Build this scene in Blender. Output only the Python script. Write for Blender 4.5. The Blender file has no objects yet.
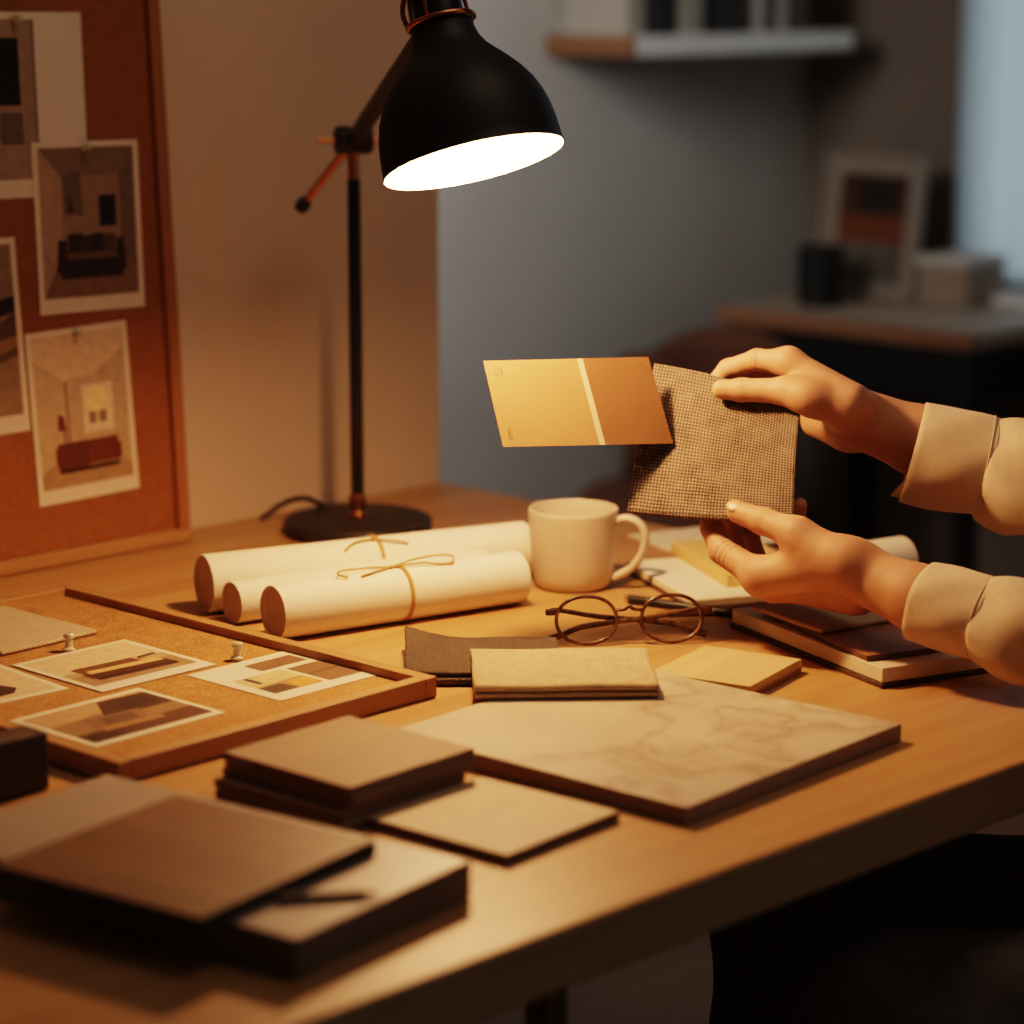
import bpy, bmesh, math, random
import numpy as np
from mathutils import Vector, Matrix

random.seed(7)
rng = np.random.default_rng(7)
PI = math.pi
C = bpy.context.scene.collection

# ------------------------------------------------------------------ frame of reference
# X runs along the desk's long edge, Y towards the wall behind it, Z up.  The camera stands over (0, 0).
ZT = 0.74                      # desk top
EYE = 0.59                     # eye height over the desk top
FPX = 2650.0
PITCH = math.atan2(512 + 33, FPX)
S2 = math.sqrt(0.5)
RIGHT = Vector((S2, -S2, 0)); FWD = Vector((S2, S2, 0))
CF = FWD * math.cos(PITCH) + Vector((0, 0, -math.sin(PITCH)))
CU = FWD * math.sin(PITCH) + Vector((0, 0, math.cos(PITCH)))
EYEP = Vector((0, 0, ZT + EYE))


def ray(u, v):
    return RIGHT * ((u - 512) / FPX) - CU * ((v - 512) / FPX) + CF


def at(u, v, z=0.0):
    """a point of the place, z over the desk top"""
    d = ray(u, v)
    return EYEP + d * ((z - EYE) / d.z)


def dep(u, v, yc):
    """a point of the place at ground distance yc from the eye"""
    d = ray(u, v)
    return EYEP + d * (yc / d.dot(FWD))


def cw(xc, yc, z):
    """right / ahead / height over desk -> world"""
    return RIGHT * xc + FWD * yc + Vector((0, 0, ZT + z))


# ------------------------------------------------------------------ materials
def srgb(r, g, b):
    f = lambda c: c / 12.92 if c <= 0.04045 else ((c + 0.055) / 1.055) ** 2.4
    return (f(r / 255), f(g / 255), f(b / 255), 1)


class NT:
    def __init__(s, name):
        s.m = bpy.data.materials.new(name); s.m.use_nodes = True
        s.t = s.m.node_tree; s.n = s.t.nodes; s.n.clear()
        s.out = s.n.new('ShaderNodeOutputMaterial')
        s.p = s.n.new('ShaderNodeBsdfPrincipled')
        s.t.links.new(s.p.outputs[0], s.out.inputs[0])

    def add(s, typ, **kw):
        n = s.n.new(typ)
        for k, v in kw.items():
            if k in n.inputs.keys() if isinstance(k, str) else False:
                n.inputs[k].default_value = v
            else:
                setattr(n, k, v)
        return n

    def link(s, a, b):
        s.t.links.new(a, b)

    def set(s, **kw):
        for k, v in kw.items():
            s.p.inputs[k.replace('_', ' ')].default_value = v

    def coords(s, scale=(1, 1, 1), kind='Object', rot=(0, 0, 0)):
        tc = s.n.new('ShaderNodeTexCoord'); mp = s.n.new('ShaderNodeMapping')
        mp.inputs['Scale'].default_value = scale; mp.inputs['Rotation'].default_value = rot
        s.link(tc.outputs[kind], mp.inputs[0])
        return mp.outputs[0]

    def noise(s, vec, scale=5, detail=4, rough=0.5, dist=0.0):
        n = s.n.new('ShaderNodeTexNoise')
        n.inputs['Scale'].default_value = scale; n.inputs['Detail'].default_value = detail
        n.inputs['Roughness'].default_value = rough; n.inputs['Distortion'].default_value = dist
        s.link(vec, n.inputs['Vector'])
        return n.outputs['Fac']

    def ramp(s, fac, stops):
        r = s.n.new('ShaderNodeValToRGB')
        e = r.color_ramp.elements
        while len(e) < len(stops): e.new(0.5)
        for i, (p, c) in enumerate(stops):
            e[i].position = p; e[i].color = c
        s.link(fac, r.inputs[0])
        return r.outputs[0]

    def bump(s, h, strength=0.2, dist=0.001):
        b = s.n.new('ShaderNodeBump')
        b.inputs['Strength'].default_value = strength; b.inputs['Distance'].default_value = dist
        s.link(h, b.inputs['Height']); s.link(b.outputs[0], s.p.inputs['Normal'])

    def math(s, op, a, b=None):
        n = s.n.new('ShaderNodeMath'); n.operation = op
        for i, x in enumerate((a, b)):
            if x is None: continue
            if isinstance(x, (int, float)): n.inputs[i].default_value = x
            else: s.link(x, n.inputs[i])
        return n.outputs[0]


def plain(name, col, rough=0.5, metal=0.0, var=0.06, vscale=40, **kw):
    t = NT(name)
    t.set(Roughness=rough, Metallic=metal)
    v = t.noise(t.coords(), vscale, 3)
    c0 = tuple(max(0, x * (1 - var)) for x in col[:3]) + (1,); c1 = tuple(min(1, x * (1 + var)) for x in col[:3]) + (1,)
    t.link(t.ramp(v, [(0.3, c0), (0.7, c1)]), t.p.inputs['Base Color'])
    for k, x in kw.items(): t.p.inputs[k.replace('_', ' ')].default_value = x
    return t.m


def wood(name, dark, mid, light, rough=0.45, scale=1.0, axis='x', rings=1.0, spec=0.4):
    t = NT(name)
    sc = {'x': (1.2 * scale, 22 * scale, 22 * scale), 'y': (22 * scale, 1.2 * scale, 22 * scale), 'z': (22 * scale, 22 * scale, 1.2 * scale)}[axis]
    v = t.coords(sc)
    n1 = t.noise(v, 1.3, 5, 0.6, 0.6)
    sc2 = tuple(x * 5 for x in sc)
    n2 = t.noise(t.coords(sc2), 2.0, 3, 0.7)
    f = t.math('ADD', t.math('MULTIPLY', n1, 0.7), t.math('MULTIPLY', n2, 0.3))
    t.link(t.ramp(f, [(0.3, dark), (0.5, mid), (0.72, light)]), t.p.inputs['Base Color'])
    t.set(Roughness=rough); t.p.inputs['Specular IOR Level'].default_value = spec
    t.bump(n2, 0.12, 0.0006)
    return t.m


def weave(name, dark, light, pitch, strength=0.6, rough=0.95, fuzz=0.3, kind='UV'):
    """plain-weave cloth: threads over and under at the given pitch (metres), on UVs laid out in metres"""
    t = NT(name)
    v = t.coords((1, 1, 1), kind)
    dn = t.n.new('ShaderNodeTexNoise'); dn.inputs['Scale'].default_value = 0.12 / pitch; dn.inputs['Detail'].default_value = 2
    t.link(v, dn.inputs['Vector'])
    mx = t.n.new('ShaderNodeVectorMath'); mx.operation = 'MULTIPLY_ADD'
    t.link(dn.outputs['Color'], mx.inputs[0]); mx.inputs[1].default_value = (pitch * .7,) * 3; t.link(v, mx.inputs[2])
    sp = t.n.new('ShaderNodeSeparateXYZ'); t.link(mx.outputs[0], sp.inputs[0])
    k = PI / pitch
    sx = t.math('SINE', t.math('MULTIPLY', sp.outputs[0], k)); sy = t.math('SINE', t.math('MULTIPLY', sp.outputs[1], k))
    ax, ay = t.math('ABSOLUTE', sx), t.math('ABSOLUTE', sy)
    ch = t.math('GREATER_THAN', t.math('MULTIPLY', sx, sy), 0.0)
    # over-thread: full rounded bump across the thread, under-thread: sunk
    cx = t.math('ABSOLUTE', t.math('COSINE', t.math('MULTIPLY', sp.outputs[0], k)))
    cy = t.math('ABSOLUTE', t.math('COSINE', t.math('MULTIPLY', sp.outputs[1], k)))
    warp = t.math('MULTIPLY', t.math('POWER', ax, 0.6), t.math('SUBTRACT', 1.0, t.math('MULTIPLY', cy, 0.55)))
    weft = t.math('MULTIPLY', t.math('POWER', ay, 0.6), t.math('SUBTRACT', 1.0, t.math('MULTIPLY', cx, 0.55)))
    m = t.n.new('ShaderNodeMix'); m.data_type = 'FLOAT'
    t.link(ch, m.inputs[0]); t.link(warp, m.inputs[2]); t.link(weft, m.inputs[3])
    fz = t.noise(v, 1.6 / pitch, 4, 0.7)
    big = t.noise(v, 0.18 / pitch, 3, 0.6)
    h = t.math('ADD', t.math('MULTIPLY', m.outputs[0], 1 - fuzz), t.math('MULTIPLY', fz, fuzz))
    hc = t.math('ADD', t.math('MULTIPLY', h, 0.8), t.math('MULTIPLY', big, 0.3))
    t.link(t.ramp(hc, [(0.34, dark), (0.85, light)]), t.p.inputs['Base Color'])
    t.set(Roughness=rough); t.p.inputs['Specular IOR Level'].default_value = 0.1
    t.p.inputs['Sheen Weight'].default_value = 0.15
    t.bump(h, strength, pitch * 0.5)
    return t.m


def cork(name, c0, c1, c2):
    t = NT(name)
    v = t.coords()
    a = t.noise(v, 420, 3, 0.7); b = t.noise(v, 60, 3, 0.6)
    f = t.math('ADD', t.math('MULTIPLY', a, 0.75), t.math('MULTIPLY', b, 0.25))
    t.link(t.ramp(f, [(0.34, c0), (0.5, c1), (0.64, c2)]), t.p.inputs['Base Color'])
    t.set(Roughness=0.9); t.p.inputs['Specular IOR Level'].default_value = 0.15
    t.bump(a, 0.5, 0.0012)
    return t.m


def emit(name, col, strength):
    t = NT(name)
    e = t.n.new('ShaderNodeEmission'); e.inputs[0].default_value = col; e.inputs[1].default_value = strength
    t.link(e.outputs[0], t.out.inputs[0])
    return t.m


M = {}
M['oak'] = wood('desk_oak', (.34, .19, .085, 1), (.45, .265, .125, 1), (.52, .32, .16, 1), 0.42, 1.0)
M['oak_dark'] = wood('board_frame_oak', (.31, .17, .08, 1), (.39, .225, .11, 1), (.45, .275, .14, 1), 0.5, 1.6)
M['oak_dark_y'] = wood('board_frame_oak_cross', (.31, .17, .08, 1), (.39, .225, .11, 1), (.45, .275, .14, 1), 0.5, 1.6, 'y')
M['oak_dark_z'] = wood('board_frame_oak_upright', (.30, .13, .06, 1), (.36, .17, .08, 1), (.42, .22, .1, 1), 0.5, 1.6, 'z')
M['walnut'] = wood('walnut', (.125, .07, .041, 1), (.17, .097, .058, 1), (.215, .127, .077, 1), 0.5, 2.2, 'y')
M['veneer'] = wood('brown_veneer', (.24, .115, .055, 1), (.31, .155, .075, 1), (.37, .19, .095, 1), 0.45, 2.6)
M['taupe_wood'] = wood('taupe_tile_wood', (.25, .175, .11, 1), (.30, .21, .135, 1), (.35, .25, .165, 1), 0.6, 1.5)
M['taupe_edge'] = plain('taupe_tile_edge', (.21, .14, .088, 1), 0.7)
M['pale_wood'] = wood('pale_birch', (.52, .36, .19, 1), (.60, .43, .24, 1), (.66, .49, .29, 1), 0.5, 3.0)
M['yellow_wood'] = wood('yellow_pine', (.62, .42, .18, 1), (.70, .50, .24, 1), (.76, .56, .30, 1), 0.5, 3.0, 'y')
M['grey_slab'] = plain('grey_laminate', (.37, .315, .265, 1), 0.42, var=0.08, vscale=14)
M['beige_tile'] = plain('beige_stone_tile', (.52, .40, .27, 1), 0.55, var=0.07, vscale=26)
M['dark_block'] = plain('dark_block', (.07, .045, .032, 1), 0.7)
M['cork_lying'] = cork('cork_lying', (.20, .095, .038, 1), (.37, .20, .088, 1), (.50, .30, .15, 1))
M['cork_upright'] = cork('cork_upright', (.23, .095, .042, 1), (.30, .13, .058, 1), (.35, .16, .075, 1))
M['paper'] = plain('white_paper', (.80, .74, .64, 1), 0.75, var=0.02, vscale=12)
M['card'] = plain('photo_paper', (.72, .64, .53, 1), 0.5, var=0.03, vscale=20)
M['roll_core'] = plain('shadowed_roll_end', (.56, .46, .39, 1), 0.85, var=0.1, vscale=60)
M['mug'] = plain('cream_glaze', (.62, .53, .43, 1), 0.38, var=0.04, vscale=30)
M['black'] = plain('black_lacquer', (.014, .012, .011, 1), 0.38, var=0.1)
M['black_base'] = plain('black_satin', (.03, .026, .024, 1), 0.5, var=0.1)
M['shade_black'] = plain('shade_black', (.016, .013, .012, 1), 0.55, var=0.1)
M['liner'] = plain('white_enamel', (.9, .88, .84, 1), 0.4, var=0.01)
M['brass'] = plain('copper_brass', (.58, .27, .13, 1), 0.32, 1.0, var=0.08, vscale=90)
M['copper_cord'] = plain('copper_cord', (.36, .15, .075, 1), 0.5, 0.3)
M['cord'] = plain('dark_cord', (.05, .035, .028, 1), 0.6)
M['bulb'] = emit('bulb_glow', (1, .78, .45, 1), 60)
M['twine'] = plain('jute_twine', (.42, .26, .10, 1), 0.9, var=0.35, vscale=900)
M['tortoise'] = plain('tortoiseshell', (.13, .07, .033, 1), 0.22, var=0.6, vscale=160)
M['hinge'] = plain('hinge_metal', (.75, .62, .42, 1), 0.25, 1.0)
M['ink'] = plain('card_print', (.17, .09, .035, 1), 0.6)
M['card_light'] = plain('card_ochre', (.355, .215, .112, 1), 0.42, var=0.03, vscale=30)
M['card_dark'] = plain('card_brown', (.195, .103, .056, 1), 0.42, var=0.03, vscale=30)
M['card_stripe'] = plain('card_stripe', (.60, .50, .35, 1), 0.45, var=0.02)
M['burlap'] = weave('grey_brown_burlap', (.035, .025, .02, 1), (.36, .285, .225, 1), 0.0030, 1.0)
M['linen_light'] = weave('beige_linen', (.30, .215, .13, 1), (.74, .59, .41, 1), 0.0022, 0.5, fuzz=.5)
M['linen_dark'] = weave('charcoal_linen', (.025, .019, .015, 1), (.16, .12, .085, 1), 0.0022, 0.6, fuzz=.5)
M['linen_cream'] = weave('cream_linen', (.40, .31, .21, 1), (.68, .56, .41, 1), 0.0027, 0.8)
M['shirt'] = plain('cream_shirt_cotton', (.60, .48, .36, 1), 0.9, var=0.05, vscale=160, Sheen_Weight=0.2)
M['trousers'] = plain('charcoal_trousers', (.19, .155, .125, 1), 0.85, var=0.2, vscale=60)
M['shoe'] = plain('black_shoe_leather', (.012, .01, .009, 1), 0.4)
M['hair'] = plain('dark_hair', (.025, .015, .01, 1), 0.5, var=0.3, vscale=120)
M['pen_black'] = plain('black_pen', (.02, .016, .014, 1), 0.35)
M['pencil_brown'] = plain('brown_pencil', (.24, .13, .06, 1), 0.5)
M['leather'] = plain('dark_cover', (.08, .045, .026, 1), 0.6)
M['pages'] = plain('page_block', (.74, .66, .52, 1), 0.8, var=0.08, vscale=600)
M['white_board'] = plain('white_laminate', (.70, .62, .50, 1), 0.5, var=0.03)
M['pin'] = plain('clear_pin', (.78, .70, .56, 1), 0.2, var=0.02, Transmission_Weight=0.35)
M['pin_metal'] = plain('pin_metal', (.6, .55, .5, 1), 0.3, 1.0)


def skin_mat():
    t = NT('skin')
    v = t.coords()
    a = t.noise(v, 28, 4, 0.6); b = t.noise(v, 900, 2, 0.6)
    t.link(t.ramp(a, [(0.3, (.42, .225, .148, 1)), (0.7, (.52, .295, .198, 1))]), t.p.inputs['Base Color'])
    t.set(Roughness=0.58)
    t.p.inputs['Subsurface Weight'].default_value = 0.12
    t.p.inputs['Subsurface Radius'].default_value = (0.6, 0.25, 0.12)
    t.p.inputs['Subsurface Scale'].default_value = 0.004
    t.p.inputs['Specular IOR Level'].default_value = 0.35
    t.bump(b, 0.12, 0.0006)
    return t.m


M['skin'] = skin_mat()
M['nail'] = plain('nail', (.52, .29, .19, 1), 0.38, var=0.02)


def marble_mat():
    t = NT('marble')
    v = t.coords()
    d = t.noise(v, 5, 5, 0.6)
    mx = t.n.new('ShaderNodeVectorMath'); mx.operation = 'MULTIPLY_ADD'
    dn = t.n.new('ShaderNodeTexNoise'); dn.inputs['Scale'].default_value = 7; dn.inputs['Detail'].default_value = 5
    t.link(v, dn.inputs['Vector'])
    t.link(dn.outputs['Color'], mx.inputs[0]); mx.inputs[1].default_value = (.16, .16, .16); t.link(v, mx.inputs[2])
    n = t.noise(mx.outputs[0], 6.5, 4, 0.55)
    vein = t.math('ABSOLUTE', t.math('SUBTRACT', n, 0.5))
    vc = t.ramp(vein, [(0.0, (.40, .31, .23, 1)), (0.012, (.50, .41, .31, 1)), (0.06, (.60, .51, .40, 1))])
    cl = t.ramp(d, [(0.35, (.78, .77, .76, 1)), (0.62, (1, 1, 1, 1))])
    mm = t.n.new('ShaderNodeMix'); mm.data_type = 'RGBA'; mm.blend_type = 'MULTIPLY'; mm.inputs[0].default_value = 1
    t.link(vc, mm.inputs[6]); t.link(cl, mm.inputs[7])
    t.link(mm.outputs[2], t.p.inputs['Base Color'])
    t.set(Roughness=0.42)
    return t.m


M['marble'] = marble_mat()
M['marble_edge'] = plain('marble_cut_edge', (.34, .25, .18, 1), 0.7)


def glass_mat(name, gloss=0.07, tint=(1, 1, 1, 1)):
    t = NT(name)
    tr = t.n.new('ShaderNodeBsdfTransparent'); tr.inputs[0].default_value = tint
    gl = t.n.new('ShaderNodeBsdfGlossy'); gl.inputs['Roughness'].default_value = 0.02
    mx = t.n.new('ShaderNodeMixShader'); mx.inputs[0].default_value = gloss
    t.link(tr.outputs[0], mx.inputs[1]); t.link(gl.outputs[0], mx.inputs[2]); t.link(mx.outputs[0], t.out.inputs[0])
    return t.m


M['lens'] = glass_mat('spectacle_lens', 0.05, (.97, .96, .94, 1))
M['pane'] = glass_mat('window_glass', 0.05)


def wall_mat(name, col, scale=6):
    t = NT(name)
    v = t.coords()
    a = t.noise(v, scale, 4, 0.6); b = t.noise(v, 220, 3, 0.6)
    c0 = tuple(x * 0.95 for x in col[:3]) + (1,)
    t.link(t.ramp(a, [(0.3, c0), (0.7, col)]), t.p.inputs['Base Color'])
    t.set(Roughness=0.9); t.p.inputs['Specular IOR Level'].default_value = 0.2
    t.bump(b, 0.06, 0.001)
    return t.m


M['wall_warm'] = wall_mat('plaster_cream', (.68, .565, .45, 1))
M['wall_grey'] = wall_mat('plaster_grey', (.46, .445, .43, 1))
M['wall_taupe'] = wall_mat('plaster_taupe', (.21, .175, .15, 1))
M['ceiling'] = wall_mat('plaster_ceiling', (.6, .56, .52, 1))
M['floor'] = wood('dark_floorboards', (.30, .20, .155, 1), (.36, .245, .195, 1), (.42, .29, .235, 1), 0.6, 0.6)
M['console_top'] = plain('console_top', (.40, .32, .26, 1), 0.5)
M['console_edge'] = wood('console_edge_wood', (.20, .10, .06, 1), (.26, .135, .08, 1), (.30, .165, .1, 1), 0.5, 2, 'y')
M['iron'] = plain('black_iron', (.012, .011, .011, 1), 0.6)
M['shelf_white'] = plain('white_shelf', (.66, .64, .62, 1), 0.5)
M['shelf_wood'] = wood('shelf_end_wood', (.15, .075, .042, 1), (.19, .098, .055, 1), (.22, .12, .068, 1), 0.5, 2, 'y')
M['rust'] = plain('rust_upholstery', (.12, .05, .03, 1), 0.8, var=0.12)
M['dusk_blind'] = None

_cols = {}


def colour(r, g, b, rough=0.55):
    k = (r, g, b)
    if k not in _cols:
        _cols[k] = plain('print_%d_%d_%d' % k, srgb(r, g, b), rough, var=0.12, vscale=90)
    return _cols[k]


# ------------------------------------------------------------------ building helpers
def link(name, me, mats, parent=None, loc=None, smooth=False):
    o = bpy.data.objects.new(name, me)
    for m in (mats if isinstance(mats, (list, tuple)) else [mats]): me.materials.append(m)
    C.objects.link(o)
    if smooth:
        me.polygons.foreach_set('use_smooth', [True] * len(me.polygons))
    if parent is not None:
        o.parent = parent
        me.transform(wm(parent).inverted())
    elif loc is not None:
        o.location = loc
        me.transform(Matrix.Translation(-Vector(loc)))
    return o


def wm(o):
    m = Matrix.Translation(o.location) @ o.rotation_euler.to_matrix().to_4x4()
    return wm(o.parent) @ m if o.parent else m


def obj(name, bm, mats, parent=None, loc=None, smooth=False, auto=None):
    """bm is in world coordinates"""
    me = bpy.data.meshes.new(name)
    bmesh.ops.recalc_face_normals(bm, faces=bm.faces[:])
    bm.to_mesh(me); bm.free()
    o = link(name, me, mats, parent, loc, smooth)
    if smooth and auto:
        try: me.set_sharp_from_angle(angle=math.radians(auto))
        except Exception: pass
    return o


def tag(o, label=None, cat=None, group=None, kind=None):
    if label: o['label'] = label
    if cat: o['category'] = cat
    if group: o['group'] = group
    if kind: o['kind'] = kind
    return o


def thing(name, label, cat, loc=(0, 0, 0), rotz=0.0, group=None):
    o = bpy.data.objects.new(name, None); C.objects.link(o)
    o.location = loc; o.rotation_euler = (0, 0, rotz)
    o.empty_display_size = 0.05
    return tag(o, label, cat, group)


def struct(name, bm, m, loc=(0, 0, 0), parent=None):
    o = obj(name, bm, m, parent, None if parent else loc)
    if parent is None: o['kind'] = 'structure'
    return o


def add_box(bm, c, size, rz=0.0, bevel=0.0, mat=None, mi=0, seg=2, xf=None):
    """box centred on c"""
    mtx = Matrix.Translation(Vector(c)) @ Matrix.Rotation(rz, 4, 'Z') @ Matrix.Diagonal((size[0], size[1], size[2], 1))
    if xf is not None: mtx = xf @ mtx
    t = bmesh.new()
    bmesh.ops.create_cube(t, size=1.0, matrix=mtx)
    if bevel > 0:
        bmesh.ops.bevel(t, geom=t.edges[:], offset=bevel, segments=seg, profile=0.5, affect='EDGES')
    for f in t.faces: f.material_index = mi
    merge(bm, t)


def merge(bm, t):
    me = bpy.data.meshes.new('tmp'); t.to_mesh(me); t.free(); bm.from_mesh(me); bpy.data.meshes.remove(me)


def frame_to(axis, up=Vector((0, 0, 1))):
    z = Vector(axis).normalized()
    if abs(z.dot(up)) > 0.98: up = Vector((0, 1, 0))
    x = up.cross(z).normalized(); y = z.cross(x)
    return Matrix((x, y, z)).transposed()


def add_lathe(bm, prof, org=(0, 0, 0), axis=(0, 0, 1), seg=48, mi=0, close=False):
    """prof: list of (radius, height) along axis"""
    R = frame_to(axis); org = Vector(org)
    rings = []
    for r, h in prof:
        if r < 1e-6:
            rings.append([bm.verts.new(org + R @ Vector((0, 0, h)))])
        else:
            rings.append([bm.verts.new(org + R @ Vector((r * math.cos(2 * PI * i / seg), r * math.sin(2 * PI * i / seg), h))) for i in range(seg)])
    for a, b in zip(rings, rings[1:]):
        for i in range(seg):
            j = (i + 1) % seg
            if len(a) == 1 and len(b) == 1: continue
            if len(a) == 1: f = bm.faces.new((a[0], b[i], b[j]))
            elif len(b) == 1: f = bm.faces.new((a[i], b[0], a[j]))
            else: f = bm.faces.new((a[i], b[i], b[j], a[j]))
            f.material_index = mi


def spline(pts, n=8, closed=False):
    """Catmull-Rom through pts"""
    P = [Vector(p) for p in pts]; out = []
    N = len(P); rngk = range(N if closed else N - 1)
    g = (lambda i: P[i % N]) if closed else (lambda i: P[min(max(i, 0), N - 1)])
    for k in rngk:
        p0, p1, p2, p3 = g(k - 1), g(k), g(k + 1), g(k + 2)
        for i in range(n):
            t = i / n
            out.append(0.5 * ((2 * p1) + (p2 - p0) * t + (2 * p0 - 5 * p1 + 4 * p2 - p3) * t * t + (3 * p1 - p0 - 3 * p2 + p3) * t ** 3))
    if not closed: out.append(P[-1])
    return out


def add_tube(bm, path, r, seg=10, closed=False, mi=0, flat=None, caps=True):
    """r: number or list; flat=(a,b): elliptical section"""
    P = [Vector(p) for p in path]; N = len(P)
    rs = r if isinstance(r, (list, tuple)) else [r] * N
    rings = []; up = None
    for i in range(N):
        t = (P[(i + 1) % N] - P[i - 1]) if closed else (P[min(i + 1, N - 1)] - P[max(i - 1, 0)])
        t.normalize()
        if up is None:
            up = Vector((0, 0, 1)) if abs(t.z) < 0.9 else Vector((1, 0, 0))
        x = up.cross(t)
        if x.length < 1e-6: x = Vector((1, 0, 0)).cross(t)
        x.normalize(); y = t.cross(x); up = y
        a, b = flat if flat else (1, 1)
        rings.append([bm.verts.new(P[i] + x * (rs[i] * a * math.cos(2 * PI * k / seg)) + y * (rs[i] * b * math.sin(2 * PI * k / seg))) for k in range(seg)])
    for i in range(N if closed else N - 1):
        A, B = rings[i], rings[(i + 1) % N]
        for k in range(seg):
            f = bm.faces.new((A[k], A[(k + 1) % seg], B[(k + 1) % seg], B[k])); f.material_index = mi
    if caps and not closed:
        bm.faces.new(rings[0][::-1]).material_index = mi; bm.faces.new(rings[-1]).material_index = mi


def add_prism(bm, pts, h, mi=0):
    """polygon pts (3D, planar) extruded by vector h"""
    a = [bm.verts.new(Vector(p)) for p in pts]; b = [bm.verts.new(Vector(p) + Vector(h)) for p in pts]
    n = len(a)
    fs = [bm.faces.new(a[::-1]), bm.faces.new(b)]
    for i in range(n): fs.append(bm.faces.new((a[i], a[(i + 1) % n], b[(i + 1) % n], b[i])))
    for f in fs: f.material_index = mi


def slab(name, label, cat, c, size, yaw, z0, mats, bevel=0.0012, group=None, edge=None, parent=None):
    """a flat board lying at height z0 over the desk top; mats[0] = faces, mats[1] = cut edges"""
    loc = Vector((c[0], c[1], ZT + z0))
    me_b = bmesh.new()
    add_box(me_b, (0, 0, size[2] / 2), size, 0, bevel)
    me = bpy.data.meshes.new(name); me_b.to_mesh(me); me_b.free()
    o = bpy.data.objects.new(name, me); C.objects.link(o)
    for m in (mats if isinstance(mats, (list, tuple)) else [mats]): me.materials.append(m)
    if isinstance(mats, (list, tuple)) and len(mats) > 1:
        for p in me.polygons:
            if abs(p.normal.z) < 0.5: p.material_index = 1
    o.location = loc; o.rotation_euler = (0, 0, math.radians(yaw))
    if parent: o.parent = parent; o.location = loc - parent.location
    if label: tag(o, label, cat, group)
    return o


# ------------------------------------------------------------------ implicit surfaces (for body and clothing)
class Field:
    """signed distance on a grid; joints joined smoothly, extracted as one continuous surface"""
    def __init__(s, lo, hi, h):
        s.lo = np.array(lo, np.float32); s.h = h
        n = np.ceil((np.array(hi) - np.array(lo)) / h).astype(int) + 1
        s.X = (s.lo[0] + h * np.arange(n[0], dtype=np.float32))[:, None, None]
        s.Y = (s.lo[1] + h * np.arange(n[1], dtype=np.float32))[None, :, None]
        s.Z = (s.lo[2] + h * np.arange(n[2], dtype=np.float32))[None, None, :]
        s.n = n

    def cap(s, a, b, ra, rb, flat=None):
        """tapered capsule; flat=(direction, factor) squashes the section along a direction"""
        a = np.array(a, np.float32); b = np.array(b, np.float32); ba = b - a
        px, py, pz = s.X - a[0], s.Y - a[1], s.Z - a[2]
        t = np.clip((px * ba[0] + py * ba[1] + pz * ba[2]) / float(ba @ ba + 1e-12), 0, 1)
        qx, qy, qz = px - t * ba[0], py - t * ba[1], pz - t * ba[2]
        if flat is not None:
            d, k = flat; d = np.array(d, np.float32); d = d / np.linalg.norm(d)
            m = (qx * d[0] + qy * d[1] + qz * d[2]) * (1 / k - 1)
            qx, qy, qz = qx + m * d[0], qy + m * d[1], qz + m * d[2]
        return np.sqrt(qx * qx + qy * qy + qz * qz) - (ra + (rb - ra) * t)

    def ell(s, c, r, axes=None):
        c = np.array(c, np.float32)
        px, py, pz = s.X - c[0], s.Y - c[1], s.Z - c[2]
        if axes is not None:
            A = [np.array(v, np.float32) for v in axes]
            px, py, pz = [px * v[0] + py * v[1] + pz * v[2] for v in A]
        k = np.sqrt((px / r[0]) ** 2 + (py / r[1]) ** 2 + (pz / r[2]) ** 2)
        return (k - 1) * min(r)

    def plane(s, p, n):
        p = np.array(p, np.float32); n = np.array(n, np.float32); n = n / np.linalg.norm(n)
        return (s.X - p[0]) * n[0] + (s.Y - p[1]) * n[1] + (s.Z - p[2]) * n[2]

    def groove(s, f, a, b, s0, pitch, amp, width):
        """fine creases across a limb segment a-b, centred s0 metres from a"""
        a = np.array(a, np.float32); b = np.array(b, np.float32); d = (b - a) / np.linalg.norm(b - a)
        t = (s.X - a[0]) * d[0] + (s.Y - a[1]) * d[1] + (s.Z - a[2]) * d[2] - s0
        return f + amp * np.cos(2 * PI * t / pitch) * np.exp(-(t / width) ** 2)


def smin(a, b, k):
    h = np.clip(0.5 + 0.5 * (b - a) / k, 0, 1)
    return b + (a - b) * h - k * h * (1 - h)


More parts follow.
